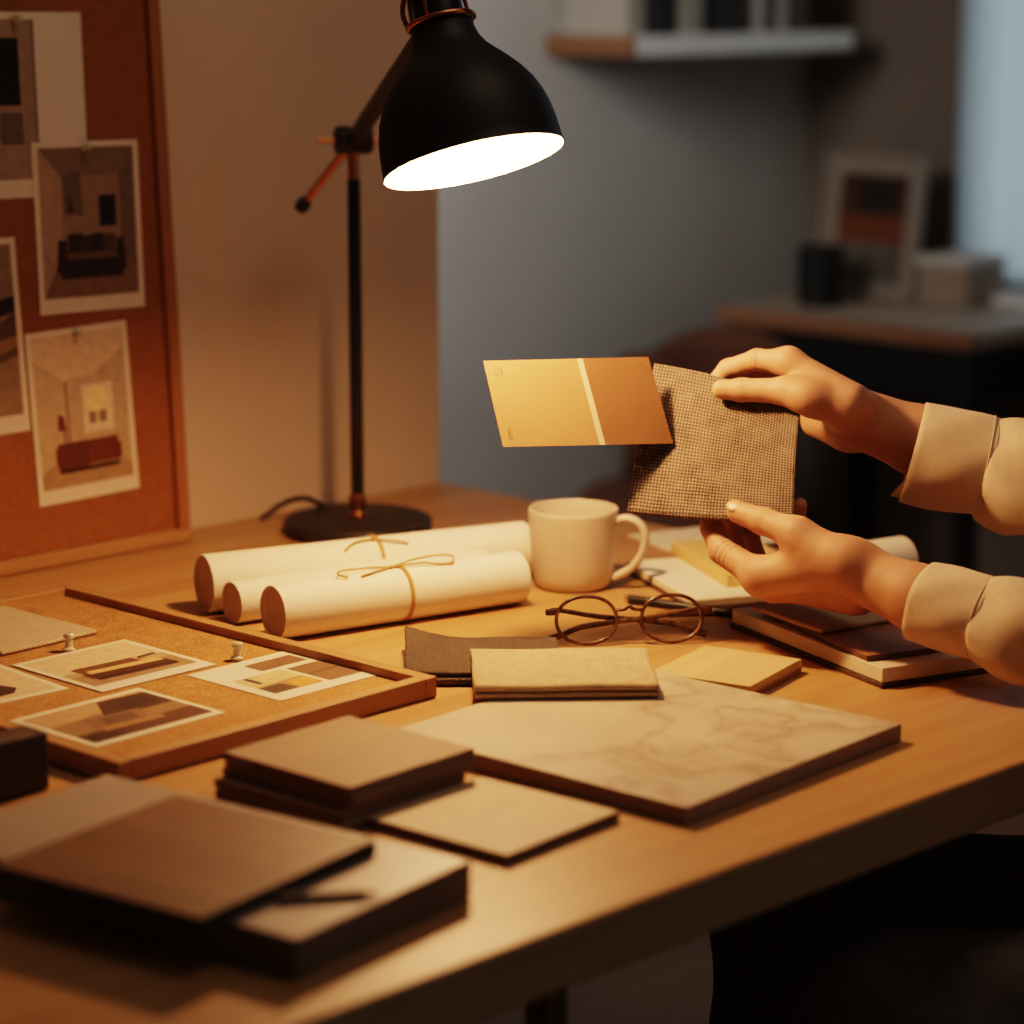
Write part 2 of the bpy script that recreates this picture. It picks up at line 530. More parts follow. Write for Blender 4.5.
def surface_nets(F, f):
    f = np.asarray(f, np.float32); s = f < 0
    nx, ny, nz = f.shape
    cx, cy, cz = nx - 1, ny - 1, nz - 1
    tot = np.zeros((cx, cy, cz, 3), np.float32); cnt = np.zeros((cx, cy, cz), np.float32)
    sl = lambda o, n: slice(o, n + o)
    for ax in range(3):
        others = [i for i in range(3) if i != ax]
        for o1 in (0, 1):
            for o2 in (0, 1):
                off = [0, 0, 0]; off[others[0]] = o1; off[others[1]] = o2
                off2 = off.copy(); off2[ax] = 1
                A = (sl(off[0], cx), sl(off[1], cy), sl(off[2], cz)); B = (sl(off2[0], cx), sl(off2[1], cy), sl(off2[2], cz))
                cr = s[A] != s[B]
                fa = f[A][cr]; fb = f[B][cr]
                t = fa / (fa - fb)
                p = np.tile(np.array(off, np.float32), (len(t), 1)); p[:, ax] += t
                tot[cr] += p; cnt[cr] += 1
    act = cnt > 0
    ijk = np.argwhere(act)
    V = (ijk + tot[act] / cnt[act][:, None]) * F.h + F.lo
    idx = np.full(act.shape, -1, np.int64); idx[act] = np.arange(len(ijk))
    faces = []
    # x edges
    e = s[:-1, 1:-1, 1:-1] != s[1:, 1:-1, 1:-1]; w = np.argwhere(e)
    if len(w):
        i, j, k = w.T; q = np.stack([idx[i, j, k], idx[i, j + 1, k], idx[i, j + 1, k + 1], idx[i, j, k + 1]], 1)
        fl = s[:-1, 1:-1, 1:-1][e]; q[~fl] = q[~fl][:, ::-1]; faces.append(q)
    e = s[1:-1, :-1, 1:-1] != s[1:-1, 1:, 1:-1]; w = np.argwhere(e)
    if len(w):
        i, j, k = w.T; q = np.stack([idx[i, j, k], idx[i, j, k + 1], idx[i + 1, j, k + 1], idx[i + 1, j, k]], 1)
        fl = s[1:-1, :-1, 1:-1][e]; q[~fl] = q[~fl][:, ::-1]; faces.append(q)
    e = s[1:-1, 1:-1, :-1] != s[1:-1, 1:-1, 1:]; w = np.argwhere(e)
    if len(w):
        i, j, k = w.T; q = np.stack([idx[i, j, k], idx[i + 1, j, k], idx[i + 1, j + 1, k], idx[i, j + 1, k]], 1)
        fl = s[1:-1, 1:-1, :-1][e]; q[~fl] = q[~fl][:, ::-1]; faces.append(q)
    Q = np.concatenate(faces)
    Q = Q[(Q >= 0).all(1)]
    return V, Q


def relax(V, Q, n=3, lam=0.5):
    for _ in range(n):
        acc = np.zeros_like(V); c = np.zeros(len(V))
        for a, b in ((0, 1), (1, 2), (2, 3), (3, 0)):
            for k in range(3): acc[:, k] += np.bincount(Q[:, a], V[Q[:, b], k], len(V))
            c += np.bincount(Q[:, a], minlength=len(V))
        V = V + lam * (acc / np.maximum(c, 1)[:, None] - V)
    return V


def mesh_from(name, parts, mat, parent=None, loc=None):
    VV, QQ, o = [], [], 0
    for V, Q in parts:
        VV.append(V); QQ.append(Q + o); o += len(V)
    V = np.concatenate(VV); Q = np.concatenate(QQ)
    me = bpy.data.meshes.new(name)
    me.from_pydata(V.astype(float).tolist(), [], Q.tolist())
    me.update()
    return link(name, me, mat, parent, loc, True)


# ================================================================== THE ROOM
YW = 2.212          # face of the cream wall behind the desk
XE = 2.092          # where that wall ends
Y2, X2 = 3.2, 4.0   # far grey wall, right-hand wall
H = 2.65
bm = bmesh.new(); add_box(bm, (1.0, 1.0, -0.05), (7.0, 5.4, 0.1)); struct('floor', bm, M['floor'])
bm = bmesh.new(); add_box(bm, (1.0, 1.0, H + 0.05), (7.0, 5.4, 0.1)); struct('ceiling', bm, M['ceiling'])
bm = bmesh.new(); add_box(bm, ((-1.6 + XE) / 2, YW + 0.06, H / 2), (XE + 1.6, 0.12, H)); struct('wall_back', bm, M['wall_warm'])
bm = bmesh.new(); add_box(bm, (1.25, Y2 + 0.06, H / 2), (5.8, 0.12, H)); struct('wall_far', bm, M['wall_grey'])
# right wall with a window opening
WY0, WY1, WZ0, WZ1 = 1.55, 2.86, 0.76, 2.2
bm = bmesh.new()
add_box(bm, (X2 + 0.06, (WY1 + Y2 + 0.12) / 2, H / 2), (0.12, Y2 + 0.12 - WY1, H))
add_box(bm, (X2 + 0.06, (WY0 - 1.7) / 2, H / 2), (0.12, WY0 + 1.7, H))
add_box(bm, (X2 + 0.06, (WY0 + WY1) / 2, WZ0 / 2), (0.12, WY1 - WY0, WZ0))
add_box(bm, (X2 + 0.06, (WY0 + WY1) / 2, (WZ1 + H) / 2), (0.12, WY1 - WY0, H - WZ1))
struct('wall_right', bm, M['wall_taupe'])
M['window_white'] = plain('window_paint', (.62, .62, .62, 1), 0.5)
bm = bmesh.new()
ww = 0.022
for yy in (WY0 + ww / 2, WY1 - ww / 2, (WY0 + WY1) / 2): add_box(bm, (X2 + 0.05, yy, (WZ0 + WZ1) / 2), (0.06, ww, WZ1 - WZ0), 0, 0.004)
for zz in (WZ0 + ww / 2, WZ1 - ww / 2): add_box(bm, (X2 + 0.05, (WY0 + WY1) / 2, zz), (0.06, WY1 - WY0, ww), 0, 0.004)
win = struct('window_1', bm, M['window_white'], (X2, (WY0 + WY1) / 2, WZ0))
bm = bmesh.new(); add_box(bm, (X2 + 0.055, (WY0 + WY1) / 2, (WZ0 + WZ1) / 2), (0.006, WY1 - WY0 - 0.02, WZ1 - WZ0 - 0.02)); obj('window_pane', bm, M['pane'], win)
bm = bmesh.new(); add_box(bm, (X2 - 0.03, (WY0 + WY1) / 2, WZ0 - 0.012), (0.09, WY1 - WY0 + 0.06, 0.024), 0, 0.004); obj('window_sill', bm, M['window_white'], win)
# sheer blind just inside the glass
t = NT('sheer_blind')
tl = t.n.new('ShaderNodeBsdfTranslucent'); tl.inputs[0].default_value = (.80, .86, .90, 1)
tp = t.n.new('ShaderNodeBsdfTransparent'); mxs = t.n.new('ShaderNodeMixShader')
fold = t.noise(t.coords((1, 60, 0.6)), 1.2, 3)
t.link(t.ramp(fold, [(0.3, (.80, .80, .80, 1)), (0.7, (.92, .92, .92, 1))]), mxs.inputs[0])
t.link(tp.outputs[0], mxs.inputs[1]); t.link(tl.outputs[0], mxs.inputs[2]); t.link(mxs.outputs[0], t.out.inputs[0])
bm = bmesh.new()
yy = np.linspace(WY0 + 0.01, WY1 - 0.006, 90)
rows = []
for z in (WZ0 + 0.01, WZ1 - 0.03):
    rows.append([bm.verts.new((X2 + 0.004 + 0.008 * math.sin(k * 0.9), y, z)) for k, y in enumerate(yy)])
for k in range(len(yy) - 1): bm.faces.new((rows[0][k], rows[0][k + 1], rows[1][k + 1], rows[1][k]))
tag(obj('sheer_curtain', bm, t.m, None, (X2, WY1, WZ0), True), 'pale blue sheer curtain hanging across the window', 'curtain')

# ------------------------------------------------------------------ far shelf with books
sx0, sx1, sd = 3.28, 3.875, 0.2
sz0, sz1 = ZT + 0.443, ZT + 0.478
sh = thing('wall_shelf', 'floating white shelf with wooden end on the far grey wall', 'shelf', ((sx0 + sx1) / 2, Y2, sz0))
bm = bmesh.new(); add_box(bm, ((sx0 + sx1) / 2 + 0.006, Y2 - sd / 2, (sz0 + sz1) / 2), (sx1 - sx0 - 0.012, sd, sz1 - sz0), 0, 0.003); obj('shelf_board', bm, M['shelf_white'], sh)
bm = bmesh.new(); add_box(bm, (sx0 + 0.006, Y2 - sd / 2, (sz0 + sz1) / 2), (0.012, sd, sz1 - sz0 + 0.0005), 0, 0.002); tag(obj('end_cap', bm, M['shelf_wood'], sh), 'brown wooden end cap')
books = [  # x, thickness, height, colour, label
    (3.325, .040, .21, (150, 143, 134), 'pale grey book at the wooden end of the far shelf'),
    (3.375, .045, .24, (52, 44, 40), 'thick dark brown book beside the pale grey end book on the shelf'),
    (3.412, .020, .19, (30, 27, 26), 'thin black book between the thick brown book and the cream pair'),
    (3.446, .030, .23, (168, 160, 150), 'cream book right of the thin black one on the shelf'),
    (3.480, .028, .25, (148, 140, 130), 'taller greyish cream book in the middle of the shelf'),
    (3.545, .060, .22, (46, 39, 36), 'widest dark binder in the middle of the shelf'),
    (3.600, .034, .20, (64, 54, 49), 'brown book between the dark binder and the white books'),
    (3.640, .026, .24, (186, 180, 172), 'bright white book right of the dark binder'),
    (3.676, .022, .21, (110, 101, 94), 'taupe book between two white books on the shelf'),
    (3.708, .024, .25, (176, 168, 160), 'white book near the free end of the shelf'),
    (3.750, .030, .22, (96, 87, 80), 'grey brown book closing the row at the shelf free end')]
for x, w, h, c, lab in books:
    b = thing('book', lab, 'book', (x, Y2 - 0.09, sz1), 0, 'books on the far shelf')
    bm = bmesh.new()
    for dx in (-w / 2 + 0.0015, w / 2 - 0.0015): add_box(bm, (x + dx, Y2 - 0.095, sz1 + h / 2), (0.003, 0.15, h))
    add_box(bm, (x, Y2 - 0.1685, sz1 + h / 2), (w, 0.003, h), 0, 0.001)
    obj('cover', bm, colour(*c), b)
    bm = bmesh.new(); add_box(bm, (x, Y2 - 0.095, sz1 + h / 2), (w - 0.006, 0.144, h - 0.006)); obj('pages', bm, M['pages'], b)

# ------------------------------------------------------------------ console desk by the window
cx0, cx1, cy0, cy1 = 3.575, X2 - 0.005, 2.51, 3.06
cz = ZT
cs = thing('side_desk', 'second desk with black metal frame by the window', 'desk', ((cx0 + cx1) / 2, (cy0 + cy1) / 2, 0))
bm = bmesh.new(); add_box(bm, ((cx0 + cx1) / 2 + 0.004, (cy0 + cy1) / 2, cz - 0.014), (cx1 - cx0 - 0.008, cy1 - cy0, 0.028), 0, 0.002); obj('desk_top', bm, M['console_top'], cs)
bm = bmesh.new(); add_box(bm, (cx0 + 0.005, (cy0 + cy1) / 2, cz - 0.014), (0.010, cy1 - cy0 + 0.001, 0.0285), 0, 0.001); obj('edge_strip', bm, M['console_edge'], cs)
bm = bmesh.new(); add_box(bm, (cx0 + 0.03, (cy0 + cy1) / 2, cz - 0.073), (0.02, cy1 - cy0 - 0.03, 0.09)); add_box(bm, ((cx0 + cx1) / 2, cy0 + 0.025, cz - 0.073), (cx1 - cx0 - 0.05, 0.02, 0.09)); obj('apron', bm, M['iron'], cs)
for x in (cx0 + 0.03, cx1 - 0.03):
    for y in (cy0 + 0.025, cy1 - 0.03):
        bm = bmesh.new(); add_box(bm, (x, y, (cz - 0.0285) / 2), (0.032, 0.032, cz - 0.0285), 0, 0.002); obj('leg', bm, M['iron'], cs)
# dark cup
p = Vector((3.71, 2.935, ZT))
cup = thing('pencil_cup', 'small black cup on the second desk beside the leaning picture', 'cup', p)
bm = bmesh.new(); add_lathe(bm, [(0, 0), (.034, 0), (.038, .004), (.040, .05), (.040, .105), (.0365, .105), (.036, .01), (0, .01)], p); obj('cup_body', bm, M['iron'], cup, None, True, 40)
# storage box
bx0, bx1, by0, by1 = 3.845, 3.96, 2.715, 2.825
bp = thing('storage_box', 'brown and white lidded box on the second desk by the curtain', 'box', ((bx0 + bx1) / 2, (by0 + by1) / 2, ZT))
bm = bmesh.new(); add_box(bm, ((bx0 + bx1) / 2, (by0 + by1) / 2, ZT + .036), (bx1 - bx0, by1 - by0, .072), 0, 0.003); obj('box_body', bm, plain('kraft_box', (.30, .235, .19, 1), 0.7), bp)
bm = bmesh.new(); add_box(bm, ((bx0 + bx1) / 2, (by0 + by1) / 2, ZT + .080), (bx1 - bx0 + .006, by1 - by0 + .006, .016), 0, 0.003); obj('lid', bm, plain('box_lid', (.52, .48, .44, 1), 0.7), bp)
# leaning picture frame
pf = thing('picture_frame', 'pale framed abstract picture standing tilted on the second desk', 'picture', (3.84, 2.935, ZT))
xf = Matrix.Translation((3.835, 2.935, ZT + 0.001)) @ Matrix.Rotation(math.radians(8), 4, 'Y') @ Matrix.Rotation(-PI / 2, 4, 'Z')
fw_, fh_ = 0.225, 0.262
bm = bmesh.new()
for sx in (-1, 1): add_box(bm, (sx * (fw_ / 2 - .006), 0, fh_ / 2), (.012, .014, fh_), 0, .001, xf=xf)
for zz in (.006, fh_ - .006): add_box(bm, (0, 0, zz), (fw_ - .024, .014, .012), 0, .001, xf=xf)
obj('frame', bm, plain('frame_ash', (.24, .20, .17, 1), 0.6), pf)
bm = bmesh.new(); add_tube(bm, [xf @ Vector((0, .008, .17)), Vector((3.93, 2.935, ZT + .004))], .004, 8); obj('stand', bm, M['iron'], pf)
bm = bmesh.new(); add_box(bm, (0, .003, fh_ / 2), (fw_ - .022, .004, fh_ - .022), xf=xf); obj('mat_board', bm, plain('mat_board', (.27, .23, .20, 1), 0.8), pf)
bm = bmesh.new()
for (x0, x1, z0, z1, k) in ((-.075, .075, .10, .225, 0), (-.075, .075, .10, .15, 1), (-.075, .075, .03, .097, 2), (-.03, .05, .16, .21, 3)):
    yv = .0 - .0004 * (k + 1)
    f = bm.faces.new([bm.verts.new(xf @ Vector(q)) for q in ((x0, yv, z0), (x1, yv, z0), (x1, yv, z1), (x0, yv, z1))]); f.material_index = k
obj('artwork', bm, [colour(72, 44, 30), colour(112, 62, 34), colour(96, 88, 80), colour(40, 30, 26)], pf)

# rust chair beyond, half hidden by the hands
ch = thing('shell_chair', 'rust coloured chair with rounded back beside the second desk', 'chair', (3.31, 2.88, 0), math.radians(-70))
W = wm(ch)
bm = bmesh.new()
cols_ = []
for i in range(17):
    a = math.radians(-75 + 150 * i / 16)
    hgt = 0.72 - 0.10 * (abs(i - 8) / 8) ** 2.5
    cols_.append([(W @ Vector((0.16 * math.sin(a), 0.02 + 0.17 * math.cos(a) * 1.1, z))) for z in (0.45, 0.52, 0.60, 0.68, hgt)])
for off in (0.0, 1.0):
    pass
vs = [[bm.verts.new(p) for p in c] for c in cols_]
for i in range(16):
    for k in range(4): bm.faces.new((vs[i][k], vs[i + 1][k], vs[i + 1][k + 1], vs[i][k + 1]))
bo = obj('backrest', bm, M['rust'], ch, None, True)
md = bo.modifiers.new('t', 'SOLIDIFY'); md.thickness = 0.022
bm = bmesh.new(); add_lathe(bm, [(0, .41), (.17, .41), (.195, .425), (.195, .45), (.18, .465), (0, .468)], W @ Vector((0, 0, 0)), seg=32); obj('seat', bm, M['rust'], ch, None, True, 40)
for sx in (-1, 1):
    for sy in (-1, 1):
        bm = bmesh.new(); add_tube(bm, [W @ Vector((sx * .11, sy * .11, .415)), W @ Vector((sx * .19, sy * .19, 0))], [.014, .009]); obj('leg', bm, M['iron'], ch)

# ================================================================== THE DESK
dx0, dx1, dy0, dy1 = 0.25, 2.094, 1.09, YW - 0.003
DT = 0.042
desk = thing('work_desk', 'large oak work desk covered with material samples', 'desk', ((dx0 + dx1) / 2, (dy0 + dy1) / 2, 0))
bm = bmesh.new(); add_box(bm, ((dx0 + dx1) / 2, (dy0 + dy1) / 2, ZT - DT / 2), (dx1 - dx0, dy1 - dy0, DT), 0, 0.003, seg=3); obj('desk_top', bm, M['oak'], desk)
for x in (dx0 + .08, 2.045):
    for y in (1.29, 1.99):
        bm = bmesh.new(); add_box(bm, (x, y, (ZT - DT) / 2), (.036, .036, ZT - DT), 0, .003); obj('leg', bm, M['oak_dark_z'], desk)

# ------------------------------------------------------------------ printed pictures
def picture(card, w, h, z, shapes, xf):
    """the image printed on a card: flat coloured shapes in card coordinates, each a hair above the last"""
    bm = bmesh.new(); mats = []
    for i, (pts, col) in enumerate(shapes):
        m = colour(*col)
        if m not in mats: mats.append(m)
        vs = [bm.verts.new(xf @ Vector(((x - .5) * w, (y - .5) * h, z + 0.00004 * (i + 1)))) for x, y in pts]
        f = bm.faces.new(vs); f.material_index = mats.index(m)
    return obj('picture', bm, mats, card)


def R4(x0, y0, x1, y1): return [(x0, y0), (x1, y0), (x1, y1), (x0, y1)]


def print_card(label, w, h, xf, shapes, name='photo_print', cat='photo', group=None, bend=0.0, thick=0.0005):
    loc = xf.translation
    o = bpy.data.objects.new(name, None); C.objects.link(o)
    o.matrix_world = xf
    o.location = loc; o.rotation_euler = xf.to_euler()
    tag(o, label, cat, group)
    bm = bmesh.new(); add_box(bm, (0, 0, thick / 2), (w, h, thick), xf=xf); obj('print_paper', bm, M['card'], o)
    picture(o, w, h, thick, shapes, xf)
    return o


# ================================================================== UPRIGHT PIN BOARD leaning on the wall
lean = math.radians(3.2)
bx1_, bx0_, bh = 1.684, 0.78, 0.80
B0 = Vector((bx1_, YW - 0.046, ZT + 0.0005))
BN = Vector((0, -math.cos(lean), math.sin(lean))); BU = Vector((0, math.sin(lean), math.cos(lean)))
# board-local: x along +X from right edge (negative), y up the board, z out of it
BX = Matrix.Translation(B0) @ Matrix((Vector((1, 0, 0)), BU, BN)).transposed().to_4x4()
BXf = Matrix.Translation(B0 + BN * -0.0)
pb = thing('pin_board', 'upright reddish cork pin board leaning against the cream wall', 'pin board', (1.25, B0.y, ZT))
bw = bx1_ - bx0_
def board_box(bm, x0, x1, y0, y1, z0, z1, bevel=0.0):
    add_box(bm, ((x0 + x1) / 2, (y0 + y1) / 2, (z0 + z1) / 2), (x1 - x0, y1 - y0, z1 - z0), 0, bevel, xf=BX)
bm = bmesh.new(); board_box(bm, -bw + .012, -.012, .012, bh - .012, -.010, 0.0); obj('cork_panel', bm, M['cork_upright'], pb)
for nm, (x0, x1, y0, y1), mt in (('frame_rail', (-bw, 0, 0, .014), 'oak_dark'), ('frame_rail', (-bw, 0, bh - .014, bh), 'oak_dark'),
                             ('frame_stile', (-.0145, 0, .014, bh - .014), 'oak_dark_z'), ('frame_stile', (-bw, -bw + .0145, .014, bh - .014), 'oak_dark_z')):
    bm = bmesh.new(); board_box(bm, x0, x1, y0, y1, -.014, .008, .0015); obj(nm, bm, M[mt], pb)


def on_board(xr, y, yaw=0.0, z=0.0004):
    return BX @ Matrix.Translation((xr - bx1_, y, z)) @ Matrix.Rotation(yaw, 4, 'Z')


wallc = (150, 130, 112)
print_card('large pale sheet of dark material swatches pinned at the top of the upright board', .30, .180, on_board(1.438, .459, math.radians(-1)), [
    (R4(.0, .10, .80, .96), (158, 138, 120)),
    (R4(.52, .52, .635, .83), (78, 70, 64)), (R4(.52, .78, .635, .86), (40, 36, 34)), (R4(.655, .50, .745, .86), (26, 23, 22)),
    (R4(.55, .29, .635, .46), (72, 48, 36)), (R4(.66, .29, .75, .46), (112, 98, 86)), (R4(.50, .12, .60, .22), (58, 50, 46)),
    (R4(.30, .30, .50, .80), (96, 84, 74)), (R4(.08, .30, .28, .80), (66, 52, 44)), (R4(.80, .06, .808, .96), (120, 102, 88))],
    'swatch_sheet', 'sheet', 'prints pinned to the upright board')
print_card('photo of a dark sofa in a pale room, pinned below the swatch sheet', .129, .170, on_board(1.583, .335, math.radians(-1), .0012), [
    (R4(.05, .09, .95, .965), (150, 128, 110)), ([(.05, .965), (.95, .965), (.80, .80), (.25, .80)], (132, 112, 96)),
    ([(.05, .09), (.05, .965), (.25, .80), (.25, .36)], (168, 146, 126)), ([(.80, .80), (.95, .965), (.95, .20), (.80, .36)], (120, 102, 90)),
    ([(.05, .09), (.95, .09), (.95, .24), (.80, .37), (.25, .37)], (134, 108, 88)),
    ([(.27, .58), (.45, .56), (.43, .82), (.27, .80)], (112, 98, 88)), ([(.29, .58), (.36, .58), (.33, .70)], (84, 66, 54)),
    (R4(.60, .50, .76, .68), (36, 31, 29)), ([(.22, .20), (.80, .20), (.82, .36), (.20, .36)], (50, 37, 30)),
    ([(.18, .24), (.28, .22), (.28, .42), (.20, .43)], (58, 43, 34)), ([(.76, .22), (.84, .24), (.82, .43), (.75, .42)], (58, 43, 34)),
    ([(.28, .31), (.76, .31), (.76, .35), (.28, .35)], (112, 88, 68)), (R4(.29, .35, .43, .46), (62, 47, 38)), (R4(.42, .35, .52, .45), (76, 58, 46)),
    (R4(.52, .35, .63, .46), (58, 43, 36)), (R4(.63, .35, .74, .45), (92, 72, 56))],
    group='prints pinned to the upright board')
print_card('partly visible stone texture photo at the left edge of the upright board', .13, .192, on_board(1.430, .234, math.radians(1)), [
    (R4(.05, .09, .95, .965), (142, 122, 104)), ([(.05, .60), (.95, .70), (.95, .62), (.05, .50)], (44, 38, 34)), ([(.05, .30), (.95, .62), (.95, .40), (.05, .20)], (98, 80, 66)),
    ([(.3, .40), (.95, .50), (.95, .44), (.4, .34)], (150, 120, 92)), (R4(.05, .09, .95, .22), (150, 126, 104))],
    group='prints pinned to the upright board')
print_card('photo of a brown leather sofa under a window, lowest on the upright board', .124, .174, on_board(1.561, .149, math.radians(1.4), .0008), [
    (R4(.05, .085, .95, .965), (186, 164, 138)), ([(.05, .965), (.95, .965), (.92, .84), (.62, .72), (.33, .70), (.05, .84)], (208, 186, 158)),
    ([(.05, .16), (.05, .84), (.33, .70), (.33, .30)], (190, 168, 142)), ([(.33, .30), (.33, .70), (.36, .70), (.36, .30)], (150, 130, 110)),
    ([(.05, .085), (.95, .085), (.95, .16), (.88, .20), (.15, .22), (.05, .18)], (164, 138, 110)),
    (R4(.50, .38, .80, .66), (220, 204, 180)), (R4(.54, .43, .74, .64), (236, 214, 168)), (R4(.55, .43, .63, .50), (140, 124, 108)), (R4(.65, .43, .73, .50), (140, 124, 108)),
    (R4(.22, .18, .50, .34), (96, 54, 36)), (R4(.50, .20, .82, .34), (104, 60, 40)), (R4(.495, .19, .51, .34), (74, 38, 24)), (R4(.20, .22, .27, .31), (102, 50, 30)), (R4(.78, .21, .85, .30), (102, 50, 30)),
    (R4(.23, .165, .82, .19), (60, 34, 22)), ([(.24, .42), (.32, .41), (.30, .50), (.25, .51)], (112, 62, 40)), (R4(.29, .34, .31, .42), (120, 84, 60))],
    group='prints pinned to the upright board')


def push_pin(label, p, axis, group, s=1.0):
    o = thing('push_pin', label, 'push pin', p, 0, group)
    bm = bmesh.new()
    add_lathe(bm, [(0, .0008 * s), (.0045 * s, .0008 * s), (.0048 * s, .0022 * s), (.0028 * s, .0036 * s), (.0026 * s, .009 * s), (.0042 * s, .0105 * s), (.0042 * s, .0125 * s), (.0034 * s, .0135 * s), (0, .0138 * s)], p, axis, 20)
    obj('pin_head', bm, M['pin'], o, None, True, 35)
    bm = bmesh.new(); add_lathe(bm, [(0, -.004), (.0006, -.0015), (.0006, .001), (0, .001)], p, axis, 8); obj('needle', bm, M['pin_metal'], o)


for (xr, y, lab) in ((1.51, .541, 'pin at the top of the swatch sheet on the upright board'), (1.582, .414, 'pin at the top of the dark sofa photo'), (1.557, .230, 'pin at the top of the leather sofa photo')):
    push_pin(lab, on_board(xr, y, 0, .0019).translation, BN, 'pins in the upright board', 0.8)

# ================================================================== CORK TRAY lying on the desk
TZ = 0.018
tf, tr, tb = at(117, 763, TZ), at(437, 676, TZ), at(49, 587, TZ)
tyaw = math.atan2(tr.y - tf.y, tr.x - tf.x)
tw = (tr - tf).length
ex = Vector((math.cos(tyaw), math.sin(tyaw), 0)); ey = Vector((-math.sin(tyaw), math.cos(tyaw), 0))
td = (tb - tr).dot(ey)
tc = tf + ex * tw / 2 + ey * td / 2
ctr = thing('cork_tray', 'framed cork board lying flat on the desk with cards on it', 'cork board', (tc.x, tc.y, ZT), tyaw)
TX = wm(ctr)
bm = bmesh.new(); add_box(bm, (0, 0, .0055), (tw - .024, td - .024, .009), xf=TX); obj('cork_panel', bm, M['cork_lying'], ctr)
CZ = .010
for sx in (-1, 1):
    bm = bmesh.new(); add_box(bm, (sx * (tw / 2 - .0065), 0, TZ / 2 + .0003), (.013, td, TZ - .0006), 0, .0012, xf=TX); obj('frame_stile', bm, M['oak_dark_y'], ctr)
for sy in (-1, 1):
    bm = bmesh.new(); add_box(bm, (0, sy * (td / 2 - .0065), TZ / 2 + .0003), (tw - .026, .013, TZ - .0006), 0, .0012, xf=TX); obj('frame_rail', bm, M['oak_dark'], ctr)


def on_tray(c, yaw, z=CZ + .0001, tilt=0.0):
    return Matrix.Translation((c[0], c[1], ZT + z)) @ Matrix.Rotation(math.radians(yaw), 4, 'Z') @ Matrix.Rotation(tilt, 4, 'X')


print_card('photo card of a long daybed, behind the other cards on the cork tray', .121, .124, on_tray((1.298, 1.775), 1.5, CZ + .0007), [
    (R4(.05, .14, .95, .95), (206, 184, 154)), (R4(.05, .14, .95, .42), (150, 124, 98)), ([(.05, .42), (.95, .42), (.95, .52), (.05, .50)], (176, 150, 122)),
    ([(.16, .30), (.86, .28), (.86, .40), (.16, .42)], (76, 48, 30)), ([(.18, .42), (.70, .42), (.70, .56), (.18, .58)], (106, 74, 50)), ([(.22, .40), (.84, .36), (.84, .44), (.24, .48)], (206, 172, 126)),
    ([(.18, .24), (.86, .22), (.86, .30), (.18, .31)], (60, 40, 28)), ([(.72, .50), (.90, .52), (.90, .57), (.74, .55)], (92, 72, 56))],
    group='cards on the cork tray')
print_card('dark landscape photo of a low bed, nearest card on the cork tray', .131, .108, on_tray((1.206, 1.646), 2.6, CZ + .0001), [
    (R4(.05, .08, .96, .93), (140, 112, 88)), ([(.05, .60), (.96, .72), (.96, .93), (.05, .93)], (176, 146, 114)), ([(.42, .52), (.96, .52), (.96, .88), (.60, .90)], (72, 52, 40)),
    ([(.05, .08), (.96, .08), (.96, .34), (.05, .30)], (82, 56, 40)), ([(.22, .34), (.62, .30), (.70, .56), (.30, .60)], (120, 96, 76)), ([(.26, .26), (.70, .24), (.70, .32), (.26, .36)], (150, 116, 82)),
    ([(.34, .38), (.58, .36), (.62, .52), (.38, .54)], (92, 74, 60)), ([(.64, .60), (.90, .60), (.90, .78), (.70, .80)], (56, 42, 34)), ([(.05, .10), (.30, .10), (.34, .24), (.05, .26)], (60, 42, 32))],
    group='cards on the cork tray')
print_card('collage card of three small images near the tray front right corner', .117, .116, on_tray((1.382, 1.650), 2.2, CZ + .0002), [
    (R4(.10, .16, .56, .62), (150, 122, 86)), ([(.10, .36), (.56, .40), (.56, .62), (.10, .62)], (196, 172, 136)), ([(.10, .16), (.34, .16), (.30, .34), (.10, .34)], (76, 58, 42)), ([(.34, .18), (.56, .18), (.56, .36), (.36, .36)], (196, 146, 84)),
    (R4(.60, .14, .92, .60), (112, 86, 64)), (R4(.62, .36, .90, .40), (84, 64, 48)), (R4(.44, .68, .88, .88), (116, 90, 68)), (R4(.18, .42, .22, .60), (60, 48, 38))],
    group='cards on the cork tray')
print_card('plain pale card with a dark blotch, at the left of the cork tray', .108, .130, on_tray((1.176, 1.808), -2.0, CZ + .0001), [
    (R4(.05, .06, .95, .95), (206, 184, 154)), ([(.30, .10), (.62, .14), (.72, .24), (.64, .40), (.40, .42), (.26, .28)], (70, 54, 42)), ([(.40, .42), (.64, .40), (.56, .56)], (96, 76, 58))],
    group='cards on the cork tray')
for (u, v, lab) in ((69, 652, 'clear pin beside the daybed photo card'), (237, 661, 'clear pin beside the collage card')):
    q = at(u, v, CZ); q.z = ZT + CZ + .0002
    push_pin(lab, q, Vector((.1, .05, 1)), 'pins in the cork tray', 1.2)


